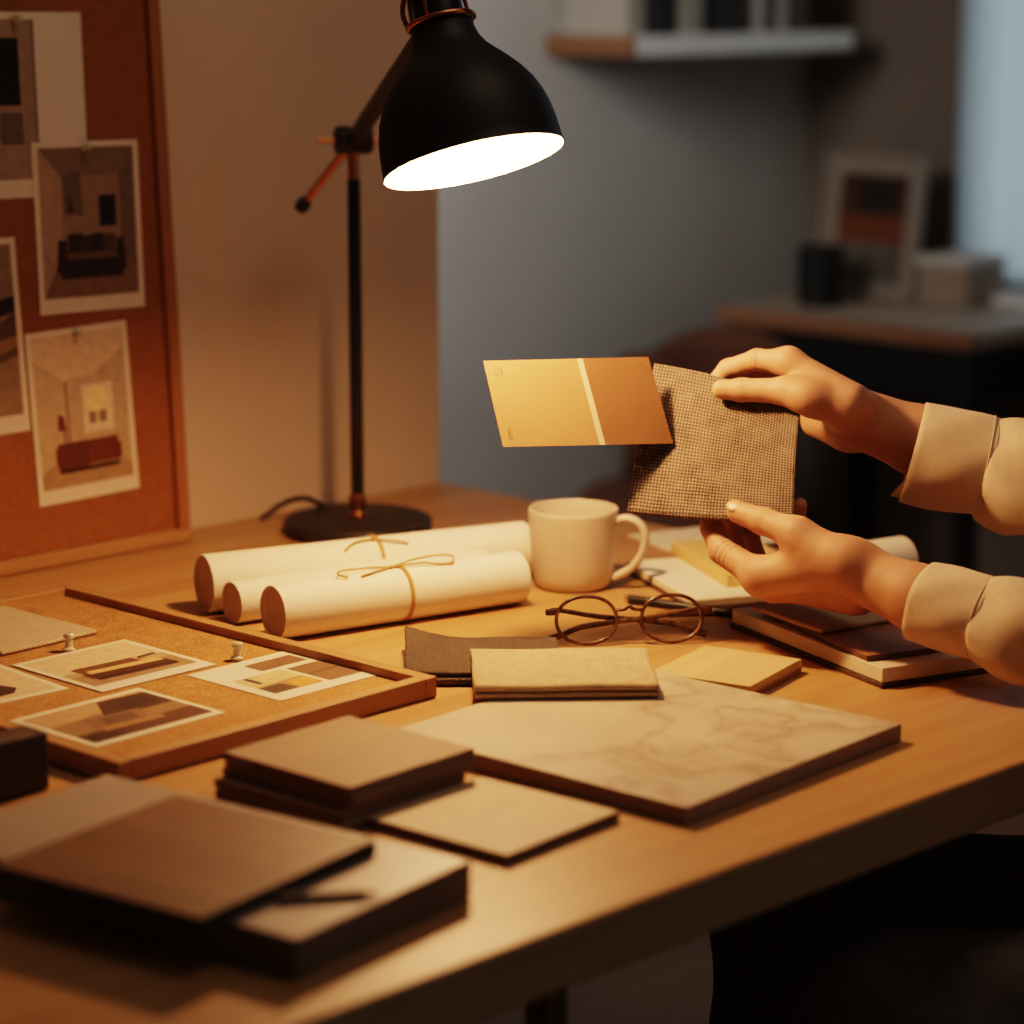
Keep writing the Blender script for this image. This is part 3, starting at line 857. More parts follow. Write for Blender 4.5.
# ------------------------------------------------------------------ cloth helpers
def cloth_sheet(name, w, d, folds, thick, mat, xf, label, cat, wav=0.001, lift=None, nx=48, ny=48, group=None, parts=True):
    """folded swatch: stacked layers that join in rounded folds along the near edge; UVs in metres"""
    root = None
    bm = bmesh.new(); uv = bm.loops.layers.uv.new('UVMap')
    prof = []       # zig-zag section in (y, z): up the stack
    n_l = folds
    y0, y1 = -d / 2, d / 2
    z = thick / 2
    for i in range(n_l):
        a, b = (y1, y0) if i % 2 == 0 else (y0, y1)
        jit = random.uniform(-.003, .003) if i < n_l - 1 else 0
        a_, b_ = a, b + (jit if b < 0 else jit)
        for k in range(ny + 1):
            prof.append((a_ + (b_ - a_) * k / ny, z))
        if i < n_l - 1:
            zc = z + thick * 0.55; sgn = -1 if b < 0 else 1
            for k in range(1, 6):
                an = PI * k / 6
                prof.append((b_ + sgn * math.sin(an) * thick * 0.55, zc - math.cos(an) * thick * 0.55))
            z = zc + thick * 0.55
    ss = [0]
    for a, b in zip(prof, prof[1:]): ss.append(ss[-1] + math.hypot(b[0] - a[0], b[1] - a[1]))
    rows = []
    ph = random.random() * 6
    for (y, z) in prof:
        row = []
        for i in range(nx + 1):
            x = -w / 2 + w * i / nx
            zz = z + wav * math.sin(9 * x / w + ph) * math.cos(5 * y / d) * 0.5 * (z / (thick * n_l * 1.1))
            if lift: zz += lift(x / w, y / d) * (z / (thick * n_l))
            row.append(bm.verts.new(xf @ Vector((x + 0.0007 * math.sin(70 * y + i), y, zz))))
        rows.append(row)
    for r in range(len(rows) - 1):
        for i in range(nx):
            f = bm.faces.new((rows[r][i], rows[r][i + 1], rows[r + 1][i + 1], rows[r + 1][i]))
            for l, (ii, rr) in zip(f.loops, ((i, r), (i + 1, r), (i + 1, r + 1), (i, r + 1))):
                l[uv].uv = (w * ii / nx, ss[rr])
    o = obj(name, bm, mat, None, xf.translation, True)
    md = o.modifiers.new('thickness', 'SOLIDIFY'); md.thickness = thick * 0.85; md.offset = 0
    if label: tag(o, label, cat, group)
    return o


# cream swatch on the tray
cloth_sheet('fabric_swatch', .105, .135, 1, .0045, M['linen_cream'], on_tray((1.296, 1.937), 3, CZ + .0004), 'cream fabric swatch at the back corner of the cork tray', 'fabric swatch')
# folded swatches in the middle of the desk
def cloth_at(f_px, yaw, tilt, d, z0):
    """frame whose near edge is centred on the point seen at f_px, lifted at the back by tilt"""
    p = at(f_px[0], f_px[1], z0)
    return Matrix.Translation(p) @ Matrix.Rotation(math.radians(yaw), 4, 'Z') @ Matrix.Rotation(math.radians(tilt), 4, 'X') @ Matrix.Translation((0, d / 2, 0))


cloth_sheet('fabric_swatch', .148, .108, 4, .0029, M['linen_light'], cloth_at((567, 700), -42.5, 0.3, .122, .0147),
            'folded beige linen swatch overlapping the charcoal one, behind the marble slab', 'fabric swatch', .0012)
cloth_sheet('fabric_swatch', .132, .120, 3, .0036, M['linen_dark'], cloth_at((484, 685), -43, 0, .120, .0006),
            'folded charcoal linen swatch with a raised corner, half under the beige one', 'fabric swatch', .0016, lambda x, y: .012 * max(0, -x) ** 2 * 4 * max(0, 0.5 + y) ** 0.5)

# ================================================================== BOARDS AND TILES
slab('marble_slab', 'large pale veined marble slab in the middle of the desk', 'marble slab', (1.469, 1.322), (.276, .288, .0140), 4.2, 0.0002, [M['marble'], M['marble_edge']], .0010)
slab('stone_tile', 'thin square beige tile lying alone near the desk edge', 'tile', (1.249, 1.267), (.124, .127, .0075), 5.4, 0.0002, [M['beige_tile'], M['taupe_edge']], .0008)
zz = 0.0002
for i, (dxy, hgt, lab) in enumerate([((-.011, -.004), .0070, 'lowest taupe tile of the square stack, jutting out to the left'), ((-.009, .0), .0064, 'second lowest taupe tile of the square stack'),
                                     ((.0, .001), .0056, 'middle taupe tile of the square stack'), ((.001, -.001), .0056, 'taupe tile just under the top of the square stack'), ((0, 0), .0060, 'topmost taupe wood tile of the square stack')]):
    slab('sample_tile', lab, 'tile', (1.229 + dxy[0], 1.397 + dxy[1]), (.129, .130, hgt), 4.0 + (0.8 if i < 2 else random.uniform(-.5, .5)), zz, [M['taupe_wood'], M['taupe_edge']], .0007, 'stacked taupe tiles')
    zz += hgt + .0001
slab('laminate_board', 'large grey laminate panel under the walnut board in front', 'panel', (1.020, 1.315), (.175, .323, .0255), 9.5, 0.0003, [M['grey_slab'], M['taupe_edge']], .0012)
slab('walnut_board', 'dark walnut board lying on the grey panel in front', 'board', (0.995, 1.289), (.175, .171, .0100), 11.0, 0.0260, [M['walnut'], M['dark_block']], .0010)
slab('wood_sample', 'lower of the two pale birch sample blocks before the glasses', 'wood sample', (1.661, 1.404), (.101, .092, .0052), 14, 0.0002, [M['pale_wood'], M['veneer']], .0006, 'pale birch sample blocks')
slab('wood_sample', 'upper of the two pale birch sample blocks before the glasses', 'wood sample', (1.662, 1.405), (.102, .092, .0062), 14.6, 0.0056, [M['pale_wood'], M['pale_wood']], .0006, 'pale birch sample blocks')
# dark block at the left
q = at(44, 797); bm = bmesh.new()
add_box(bm, (q.x - .055, q.y + .022, ZT + .0230), (.135, .028, .044), math.radians(2), .002)
tag(obj('dark_wood_block', bm, M['dark_block'], None, (q.x - .055, q.y + .022, ZT)), 'dark upright wood block at the left, before the cork tray', 'block')
# pencil on the grey panel
a = at(277, 899.5, .0285); b = at(380, 893, .0285); a.z = b.z = ZT + .0287
d = (b - a).normalized()
pn = thing('pencil', 'short dark pencil lying on the grey panel beside the walnut board', 'pencil', (a + b) / 2)
bm = bmesh.new(); add_tube(bm, [a, b - d * .010], .0026, 6); obj('pencil_body', bm, M['pen_black'], pn)
bm = bmesh.new(); add_tube(bm, [b - d * .010, b - d * .0006, b], [.0026, .0006, .0002], 6); obj('pencil_tip', bm, M['pencil_brown'], pn)

# ================================================================== NOTEBOOK STACK at the right
def from_corner(L, F, z, depth):
    """board whose left edge runs from pixel-seen corner L to F; returns centre, size and yaw"""
    l, f = at(*L, z), at(*F, z)
    e = (f - l); yaw = math.degrees(math.atan2(e.y, e.x)) + 90
    r = Vector((math.cos(math.radians(yaw)), math.sin(math.radians(yaw)), 0))
    c = (l + f) / 2 + r * depth / 2
    return (c.x, c.y), (depth, e.length), yaw


c, s, yw = from_corner((732, 609.5), (882.6, 669.5), .0165, .150)
c0 = c
nb = thing('sketchbook', 'thick white sketchbook with dark cover under the brown veneer at right', 'sketchbook', (c[0], c[1], ZT))
slab('back_cover', None, None, c, (s[0] + .003, s[1] + .003, .0042), yw, .0002, M['leather'], .0008, parent=nb)
slab('page_block', None, None, c, (s[0], s[1], .0128), yw, .0046, [M['white_board'], M['pages']], .0010, parent=nb)
c, s, yw = from_corner((764, 611), (867, 657), .0215, .125)
slab('veneer_sheet', 'reddish brown veneer board lying on the white sketchbook', 'veneer', c, (s[0], s[1], .0050), yw, .0176, [M['veneer'], M['walnut']], .0006)
c, s, yw = from_corner((752, 606.5), (822, 630), .0265, .080)
cloth_sheet('fabric_swatch', s[0], s[1], 1, .0045, M['linen_cream'], Matrix.Translation((c[0], c[1], ZT + .0230)) @ Matrix.Rotation(math.radians(yw), 4, 'Z'), 'beige woven swatch lying on the brown veneer under the lower hand', 'fabric swatch', .0012)

# notebook behind the glasses, block on it
c, s, yw = from_corner((625.6, 561.5), (694, 600.5), .0105, .125)
nb2 = thing('notebook', 'white paged notebook with dark cover behind the glasses', 'notebook', (c[0], c[1], ZT))
slab('cover', None, None, c, (s[0] + .004, s[1] + .006, .0028), yw, .0002, M['leather'], .0006, parent=nb2)
slab('pages', None, None, c, (s[0], s[1], .0078), yw, .0031, [M['paper'], M['pages']], .0012, parent=nb2)
c, s, yw = from_corner((671, 541), (727, 575), .0235, .085)
slab('wood_sample', 'pale yellow wood block lying on the white notebook', 'wood sample', c, (s[0], s[1], .0120), yw, .0111, M['yellow_wood'], .0010)
c, s, yw = from_corner((660, 534), (700, 545), .03, .09)
# white card lying flat behind the block
q = at(722, 545, .002)
slab('paper_sheet', 'white paper sheet lying behind the yellow wood block', 'paper', (q.x + .02, q.y + .035), (.14, .10, .0020), -18, .0002, M['paper'], .0003)


def pen(label, a, b, r, mats, name='pen', cat='pen'):
    a, b = Vector(a), Vector(b); d = (b - a).normalized()
    o = thing(name, label, cat, (a + b) / 2)
    bm = bmesh.new(); add_lathe(bm, [(0, .004), (r, .004), (r, (b - a).length - .014), (r * .35, (b - a).length - .002), (0, (b - a).length)], a, d, 14); obj('barrel', bm, mats[0], o, None, True, 35)
    bm = bmesh.new(); add_lathe(bm, [(0, -.001), (r * .9, 0), (r * .95, .0055), (0, .0055)], a, d, 14); obj('end_cap', bm, mats[1], o, None, True, 35)


a = at(626, 598.5, .0045); b = at(744, 615, .0045)
pen('black pen with a pale metal end lying behind the glasses', a, b, .0042, [M['pen_black'], M['hinge']])
a = at(741, 603.5, .0037); b = at(640, 610, .0037)
off = Vector((-.004, -.012, 0))
pen('brown pencil lying next to the black pen behind the glasses', at(748, 611.5, .0037) , at(655, 611, .0037) + Vector((-.006, -.006, 0)), .0034, [M['pencil_brown'], M['veneer']], 'pencil', 'pencil')

# ================================================================== PAPER ROLLS
def paper_roll(label, L, Rr, r, group='paper rolls tied with twine'):
    a = at(L[0], L[1], r); b = at(Rr[0], Rr[1], r); a.z = b.z = ZT + r + .0003
    ax = (b - a).normalized(); ln = (b - a).length
    o = thing('paper_roll', label, 'paper roll', ((a.x + b.x) / 2, (a.y + b.y) / 2, ZT), 0, group)
    bm = bmesh.new()
    add_lathe(bm, [(r - .0012, .002), (r - .0012, 0), (r - .0004, -.0002), (r, .0004), (r, ln - .0004), (r - .0004, ln), (r - .0016, ln), (r - .0016, ln - .002)], a, ax, 64)
    # loose outer edge of the sheet along the roll
    obj('sheet', bm, M['paper'], o, None, True, 40)
    for h, s_ in ((.0012, -1), (ln - .0012, 1)):
        bm = bmesh.new()
        prof = [(0, h)] + [(r * .97 * k / 14, h + s_ * (0.00025 if k % 2 else -.0001)) for k in range(1, 15)]
        add_lathe(bm, prof, a, ax, 48)
        obj('roll_end', bm, M['roll_core'], o, None, True, 25)
    return a, ax, ln


R1 = paper_roll('white paper roll in front, tied with a twine bow', (273, 613), (517, 577), .0248)
R2 = paper_roll('thinnest white paper roll, between the other two rolls', (232, 603), (480, 566), .0196)
R3 = paper_roll('longest white paper roll, behind the other two', (204, 584), (524, 549), .0275)
# a fourth roll far right, behind the hands
q0, q1 = at(800, 573, .025), at(916, 558, .0225)
R4r = paper_roll('cream paper roll at the back right, behind the lower hand', (790, 577), (903, 560), .0235, None)


def twine(label, roll, r, frac, bow, rr=.0011, group='twine ties on the paper rolls'):
    a, ax, ln = roll
    F = frame_to(ax); c = a + ax * (ln * frac)
    o = thing('twine_tie', label, 'twine', (c.x, c.y, ZT), 0, group)
    bm = bmesh.new()
    for k, s_ in enumerate((-.0014, .0014)):
        R_ = r + rr * 0.75
        pts = []
        for i in range(48):
            an = 2 * PI * i / 48
            pts.append(c + ax * (s_ + .0012 * math.sin(an + k)) + F @ Vector((R_ * math.cos(an), R_ * math.sin(an), 0)))
        pts = [Vector((p.x, p.y, max(p.z, ZT + rr * .6))) for p in pts]
        add_tube(bm, pts, rr, 8, True)
    obj('loop', bm, M['twine'], o, None, True)
    if bow:
        bm = bmesh.new()
        for path in bow:
            pts = []
            for (s_, an, lift) in path:
                ang = math.radians(an)     # 0 = top of roll, positive towards viewer
                up = Vector((0, 0, 1)); side = Vector((-ax.y, ax.x, 0));
                side = side if side.dot(FWD) < 0 else -side
                rad = r + rr + lift
                pts.append(c + ax * s_ + up * (rad * math.cos(ang)) + side * (rad * math.sin(ang)))
            add_tube(bm, spline(pts, 8), rr * .9, 8)
        obj('bow', bm, M['twine'], o, None, True)
        bm = bmesh.new()
        s0, an0 = bow[0][0][0], math.radians(bow[0][0][1])
        side = Vector((-ax.y, ax.x, 0)); side = side if side.dot(FWD) < 0 else -side
        kc = c + ax * s0 + Vector((0, 0, 1)) * ((r + rr * 1.5) * math.cos(an0)) + side * ((r + rr * 1.5) * math.sin(an0))
        bmesh.ops.create_icosphere(bm, subdivisions=2, radius=rr * 2.1, matrix=Matrix.Translation(kc))
        obj('knot', bm, M['twine'], o, None, True)


twine('twine tied in a bow round the front paper roll', R1, .0248, .505, [
    [(-.010, 0, .0005), (-.03, -8, .002), (-.060, 0, .0035), (-.068, 12, .003), (-.06, 22, .001)],
    [(-.010, 0, .0005), (-.03, 14, .0006), (-.046, 22, .0006)],
    [(-.010, 0, .0005), (.020, -12, .004), (.045, -8, .005), (.056, 6, .0035), (.050, 24, .0012)],
    [(-.010, 0, .0005), (.02, 8, .002), (.038, 18, .0008), (.052, 20, .0006)]])
twine('twine tied round the longest paper roll at the back', R3, .0275, .515, [
    [(-.004, 18, .0005), (-.024, 24, .001), (-.038, 42, .001)],
    [(-.004, 18, .0005), (.012, 30, .0016), (.028, 40, .0010)]])

# ================================================================== MUG
mp = at(573, 586)
mug = thing('mug', 'cream ceramic mug standing right of the paper rolls', 'mug', mp)
bm = bmesh.new()
add_lathe(bm, [(0, .0022), (.026, .0022), (.028, .0005), (.031, .0005), (.0355, .003), (.0385, .010), (.0402, .022), (.0420, .045), (.0436, .0735), (.0438, .0765), (.0430, .0780), (.0420, .0780), (.0410, .0765),
               (.0398, .045), (.0375, .014), (.030, .0065), (0, .0055)], mp, seg=72)
obj('mug_body', bm, M['mug'], mug, None, True, 50)
hd = (RIGHT * 1.0 - FWD * 0.25).normalized()
hp = [(.0405, .066), (.052, .070), (.064, .066), (.071, .054), (.068, .036), (.056, .020), (.0395, .011)]
bm = bmesh.new(); pts = spline([mp + hd * a + Vector((0, 0, b)) for a, b in hp], 8)
add_tube(bm, pts, .0052, 14, flat=(1.15, .78)); obj('handle', bm, M['mug'], mug, None, True, 60)
bm = bmesh.new(); add_lathe(bm, [(0, .058), (.0400, .058)], mp, seg=48); obj('coffee', bm, plain('coffee', (.16, .085, .045, 1), 0.15), mug)

# ================================================================== GLASSES
ga, gb = at(587, 646), at(672, 644)
gx = (gb - ga).normalized(); gy = Vector((-gx.y, gx.x, 0)); gc = (ga + gb) / 2; gc.z = ZT
gl = thing('eyeglasses', 'round tortoiseshell eyeglasses standing folded on the desk', 'glasses', gc)
tilt = math.radians(12)
def gp(x, y, z):
    """x across, y behind the lens plane, z up"""
    return gc + gx * x + gy * (y + z * math.sin(tilt)) + Vector((0, 0, z * math.cos(tilt) + .0019))
half = (gb - ga).length / 2
def rim_pt(cx_, an, k=1.0):
    c_, s_ = math.cos(an), math.sin(an)
    return gp(cx_ + .0270 * k * math.copysign(abs(c_) ** .92, c_), 0, .0212 + .0208 * k * math.copysign(abs(s_) ** .94, s_))
for sx in (-1, 1):
    cx_ = sx * half
    rim = [rim_pt(cx_, 2 * PI * i / 56) for i in range(56)]
    bm = bmesh.new(); add_tube(bm, rim, .0017, 10, True); obj('rim', bm, M['tortoise'], gl, None, True)
    bm = bmesh.new(); bm.faces.new([bm.verts.new(rim_pt(cx_, 2 * PI * i / 56, .97)) for i in range(56)]); obj('lens', bm, M['lens'], gl)
    # hinge lug
    hx = cx_ + sx * .0285
    bm = bmesh.new()
    xf = Matrix.Translation(gp(hx + sx * .003, .001, .0285)) @ Matrix((gx, gy, Vector((0, 0, 1)))).transposed().to_4x4()
    add_box(bm, (0, 0, 0), (.010, .0042, .0055), 0, .001, xf=xf); obj('lug', bm, M['tortoise'], gl)
    bm = bmesh.new(); add_box(bm, (sx * .002, .0028, 0), (.005, .0034, .0042), 0, .0006, xf=xf); tag(obj('hinge', bm, M['hinge'], gl), 'gold metal hinge')
    hs = hx + sx * .005
    far = -sx
    yo = .0075 if sx > 0 else .0125
    pts = spline([gp(hs, .004, .0285), gp(hs - sx * .010, yo, .0275), gp(hs - sx * .045, yo + .003, .0205), gp(hs - sx * .085, yo + .006, .0155),
                  gp(hs - sx * .115, yo + .005, .0115), gp(hs - sx * .132, yo + .003, .0055), gp(hs - sx * .143, yo + .001, .0025)], 6)
    n = len(pts)
    bm = bmesh.new(); add_tube(bm, pts, [.0016 + .0010 * (i / n) for i in range(n)], 10, flat=(.75, 1.25)); obj('temple', bm, M['tortoise'], gl, None, True)
bm = bmesh.new()
add_tube(bm, spline([rim_pt(-half, .38), gp(-half + .034, -.001, .0305), gp(0, -.0025, .0335), gp(half - .034, -.001, .0305), rim_pt(half, PI - .38)], 6), .0018, 10)
obj('bridge', bm, M['tortoise'], gl, None, True)
for sx in (-1, 1):
    bm = bmesh.new(); q = gp(sx * (half - .0265), .003, .018)
    bmesh.ops.create_uvsphere(bm, u_segments=12, v_segments=8, radius=1, matrix=Matrix.Translation(q) @ Matrix.Diagonal((.0013, .0030, .0055, 1)))
    obj('nose_pad', bm, M['tortoise'], gl, None, True)

# ================================================================== DESK LAMP
lb = at(358, 532); lb.z = ZT
lamp = thing('desk_lamp', 'black desk lamp with copper fittings and bell shade, switched on', 'lamp', lb)
bm = bmesh.new(); add_lathe(bm, [(0, .0004), (.076, .0004), (.079, .003), (.079, .012), (.0775, .0150), (.074, .0165), (.012, .0175), (0, .0175)], lb, seg=80); obj('base', bm, M['black_base'], lamp, None, True, 40)
yl = lb.dot(FWD)
def vert(v):                       # height over desk of the pole seen at row v
    d = ray(354, v); return EYEP.z + d.z * (yl / d.dot(FWD)) - ZT
jz = vert(140)
bm = bmesh.new(); add_lathe(bm, [(.0068, .035), (.0068, jz - .040)], lb, seg=24); add_lathe(bm, [(0, jz - .0405), (.0068, jz - .040)], lb, seg=24); obj('pole', bm, M['black'], lamp, None, True, 40)
bm = bmesh.new(); add_lathe(bm, [(0, .0172), (.0095, .0172), (.0095, .021), (.008, .023), (.008, .034), (.0092, .036), (.0092, .040), (.007, .042), (0, .042)], lb, seg=28); obj('pole_collar', bm, M['brass'], lamp, None, True, 35)
jp = lb + Vector((0, 0, jz))
bm = bmesh.new(); add_lathe(bm, [(0, jz - .041), (.0064, jz - .041), (.0064, jz - .012), (0, jz - .012)], lb, seg=24); tag(obj('pole_neck', bm, M['brass'], lamp, None, True, 35), 'copper neck between pole and joint')
bm = bmesh.new()
jax = (RIGHT * .96 + FWD * .28).normalized()
add_lathe(bm, [(0, -.0185), (.013, -.0185), (.0145, -.016), (.0145, -.005), (.012, -.0035), (.012, .0035), (.0145, .005), (.0145, .016), (.013, .0185), (0, .0185)], jp, jax, 28)
obj('joint', bm, M['black_base'], lamp, None, True, 35)
bm = bmesh.new(); add_tube(bm, [jp - jax * .038, jp + jax * .040], .0026, 10); tag(obj('wing_screw', bm, M['brass'], lamp, None, True, 40), 'copper screw through the joint')
# lamp head
hc = dep(474, 162.5, 2.26)                      # centre of the opening
VU = -CF                                        # towards the viewer
aim = (RIGHT * math.sin(math.radians(13.2)) - CU * math.cos(math.radians(13.2))) * math.cos(math.radians(4.5)) + VU * math.sin(math.radians(4.5))
aim.normalize()
up_ax = -aim
prof = [(.0806, 0), (.0806, .0015), (.0796, .0035), (.0792, .012), (.0783, .024), (.0764, .037), (.0730, .050), (.0675, .063), (.0600, .075), (.0512, .086), (.0424, .0955), (.0350, .104), (.0300, .113), (.0277, .122), (.0270, .130)]
KS = 2.26 / 2.30
prof = [(r * KS, h * KS * .955) for r, h in prof]
th_ = .0012
bm = bmesh.new(); add_lathe(bm, prof, hc, up_ax, 96)
add_lathe(bm, [prof[0], (prof[0][0] - th_, 0)], hc, up_ax, 96); add_lathe(bm, [prof[-1], (0, prof[-1][1])], hc, up_ax, 96)
obj('lamp_shade', bm, M['shade_black'], lamp, None, True, 40)
bm = bmesh.new(); add_lathe(bm, [(r - th_, h) for r, h in prof[:-2]] + [(0, .113)], hc, up_ax, 96); tag(obj('shade_lining', bm, M['liner'], lamp, None, True, 60), 'white inner side of the shade')
bm = bmesh.new()
add_tube(bm, [hc + up_ax * .1240 + frame_to(up_ax) @ Vector((.0285 * math.cos(2 * PI * i / 48), .0285 * math.sin(2 * PI * i / 48), 0)) for i in range(48)], .0026, 10, True)
obj('neck_ring', bm, M['brass'], lamp, None, True)
bm = bmesh.new(); add_lathe(bm, [(0, .1222), (.0215, .1222), (.0215, .160), (.019, .166), (.019, .195), (.012, .202), (0, .203)], hc, up_ax, 40); obj('socket_housing', bm, M['black'], lamp, None, True, 35)
for k in range(4):
    d_ = frame_to(up_ax) @ Vector((math.cos(k * PI / 2 + .5), math.sin(k * PI / 2 + .5), 0))
    bm = bmesh.new(); add_tube(bm, [hc + up_ax * .1245 + d_ * .0265, hc + up_ax * .162 + d_ * .0235], .0018, 8)
    obj('housing_bar', bm, M['brass'], lamp, None, True)
# bulb
bc = hc + up_ax * .058
bm = bmesh.new(); add_lathe(bm, [(0, -.024), (.010, -.022), (.018, -.014), (.021, -.003), (.019, .008), (.013, .020), (.010, .030), (0, .030)], bc, up_ax, 32); obj('bulb', bm, M['bulb'], lamp, None, True)
bm = bmesh.new(); add_lathe(bm, [(0, .030), (.012, .030), (.012, .062), (0, .062)], bc, up_ax, 24); obj('bulb_socket', bm, M['black_base'], lamp, None, True, 35)
# arm from the joint to the housing, and its counter rod
arm_end = dep(434, 20, 2.305)
ad = (arm_end - jp).normalized()
bm = bmesh.new(); add_tube(bm, [jp + ad * .004, arm_end], .0088, 18); obj('arm', bm, M['black'], lamp, None, True, 40)
rod_end = dep(303, 205, yl + .015)
rd = (rod_end - jp).normalized()
bm = bmesh.new(); add_tube(bm, [jp, rod_end], .0042, 14); tag(obj('counter_rod', bm, M['brass'], lamp, None, True, 40), 'copper counter rod')
bm = bmesh.new(); add_lathe(bm, [(0, -.008), (.0062, -.007), (.0078, 0), (.0062, .007), (0, .008)], rod_end, rd, 20); obj('rod_knob', bm, M['black_base'], lamp, None, True)
# cord loop at the head
k0 = hc + up_ax * .135
bm = bmesh.new(); add_tube(bm, spline([dep(419, 33, 2.305), dep(410, 30, 2.305), dep(403, 16, 2.305), dep(404, 0, 2.305), dep(413, -16, 2.305), dep(432, -30, 2.305), hc + up_ax * .205 - VU * .01], 8), .0021, 8)
obj('head_cord', bm, M['copper_cord'], lamp, None, True)
# mains cord
bm = bmesh.new()
add_tube(bm, spline([lb - RIGHT * .045 + FWD * .058 + Vector((0, 0, .008)), at(332, 512, .010), at(320, 504, .020), at(306, 498.5, .030), at(292, 500, .026), at(279, 506, .014), at(268, 514, .006), at(262, 518, .0035)], 8), .0030, 8)
obj('mains_cord', bm, M['cord'], lamp, None, True)

# ================================================================== HELD SWATCH AND PAINT CARD
def sw_yc(u, v): return 2.305 - (u - 718) / 160 * .055 + (450 - v) / 130 * .072
def Psw(s, t):
    """s across, t down, in 0..1"""
    tl, trr, br, bl = Vector((655, 364, 0)), Vector((800, 412, 0)), Vector((794, 517, 0)), Vector((628, 509, 0))
    q = (tl * (1 - s) + trr * s) * (1 - t) + (bl * (1 - s) + br * s) * t
    q = q + Vector((4 * math.sin(PI * s) * (1 - t) - 1.5 * math.sin(PI * t), -7.0 * math.sin(PI * s) * (1 - t) ** 2 + 3.0 * math.sin(PI * s) * t ** 2, 0))
    yc = sw_yc(q.x, q.y) + .004 * math.sin(PI * s) * math.cos(1.8 * t) + .0012 * math.sin(9 * s + 3 * t)
    return dep(q.x, q.y, yc)


nx, ny = 64, 56
bm = bmesh.new(); uv = bm.loops.layers.uv.new('UVMap')
SWW, SWH = .150, .122
# front layer down, folded under along the bottom and up again behind
back = (CF * 1.0).normalized()
rows = []
tt = [(k / ny, 0.0) for k in range(ny + 1)]
for k in range(1, 6): tt.append((1.0, PI * k / 6))
tt += [(1 - k / ny, PI) for k in range(0, ny + 1)]
ss = 0; last = None; svals = []
for (t, an) in tt:
    row = []
    for i in range(nx + 1):
        s = i / nx
        p = Psw(s, min(t, 1.0))
        gap = .0026
        if an > 0:
            p = p + back * (gap * (1 - math.cos(an))) - CU * (.0026 * math.sin(an))
        row.append(p)
    svals.append(row)
for r, row in enumerate(svals):
    rows.append([bm.verts.new(p) for p in row])
acc = [0]
for r in range(1, len(svals)): acc.append(acc[-1] + (svals[r][nx // 2] - svals[r - 1][nx // 2]).length)
for r in range(len(rows) - 1):
    for i in range(nx):
        f = bm.faces.new((rows[r][i], rows[r][i + 1], rows[r + 1][i + 1], rows[r + 1][i]))
        for l, (ii, rr) in zip(f.loops, ((i, r), (i + 1, r), (i + 1, r + 1), (i, r + 1))):
            l[uv].uv = (SWW * ii / nx, acc[rr])
sw = obj('burlap_swatch', bm, M['burlap'], None, Psw(.5, .5), True)
md = sw.modifiers.new('thickness', 'SOLIDIFY'); md.thickness = .0021; md.offset = 0
tag(sw, 'grey brown coarse woven fabric swatch held up between both hands', 'fabric swatch')

# paint card, leaning on the left edge of the swatch
pc = [(483, 361), (648, 357), (673, 443.5), (503, 447)]
cy = 2.306
pcp = [dep(u, v, cy + ((u - 578) - (v - 402) * .256) / 167 * .055 - (v - 402) / 86 * .028) for u, v in pc]
e1 = (pcp[1] - pcp[0] + pcp[2] - pcp[3]) / 2; e2 = (pcp[3] - pcp[0] + pcp[2] - pcp[1]) / 2
cn = e1.cross(e2).normalized(); cn = cn if cn.dot(VU) > 0 else -cn
def pcard(s, t, z=0.0):
    a = pcp[0] * (1 - s) + pcp[1] * s; b = pcp[3] * (1 - s) + pcp[2] * s
    return a * (1 - t) + b * t + cn * z
card = thing('paint_card', 'ochre and brown paint colour card with a pale stripe held before the swatch', 'paint card', pcard(.5, .5))
def pquad(bm, s0, s1, t0=0, t1=1, z=.0004, d=.0004):
    add_prism(bm, [pcard(s0, t0, z - d), pcard(s1, t0, z - d), pcard(s1, t1, z - d), pcard(s0, t1, z - d)], cn * d)
bm = bmesh.new(); pquad(bm, 0, .5625); obj('ochre_field', bm, M['card_light'], card)
bm = bmesh.new(); pquad(bm, .5625, .596); obj('pale_stripe', bm, M['card_stripe'], card)
bm = bmesh.new(); pquad(bm, .596, 1.0); obj('brown_field', bm, M['card_dark'], card)
bm = bmesh.new()
def glyph(segs, s0, t0, w, h):
    for (x0, y0, x1, y1) in segs:
        a = pcard(s0 + w * x0, t0 + h * y0, .00043); b = pcard(s0 + w * x1, t0 + h * y1, .00043)
        add_tube(bm, [a, b], .0003, 4)
LIX = [(0, 0, 0, 1), (0, 1, .22, 1), (.38, 0, .38, 1), (.62, 0, 1, 1), (1, 0, .62, 1), (.7, .5, .92, .5)]
O8 = [(.3, 0, .7, 0), (.7, 0, .9, .25), (.9, .25, .5, .5), (.5, .5, .1, .25), (.1, .25, .3, 0), (.5, .5, 1, .75), (1, .75, .7, 1), (.7, 1, .3, 1), (.3, 1, 0, .75), (0, .75, .5, .5)]
A_ = [(0, 1, .5, 0), (.5, 0, 1, 1), (.25, .6, .75, .6)]
bm.free()
for g_ in ((LIX, .052, .075, .05, .10), (O8, .045, .79, .026, .12), (A_, .93, .06, .03, .06)):
    bm = bmesh.new(); glyph(*g_); obj('printed_mark', bm, M['ink'], card)

# ================================================================== THE PERSON (arms over the desk, seated at its near corner)
person = thing('person', 'seated person in a cream shirt and dark trousers holding up the fabric swatch', 'person', cw(.74, 2.02, -ZT))
def vec(p): return np.array(p, np.float32)
def D(u, v, yc): return vec(dep(u, v, yc))

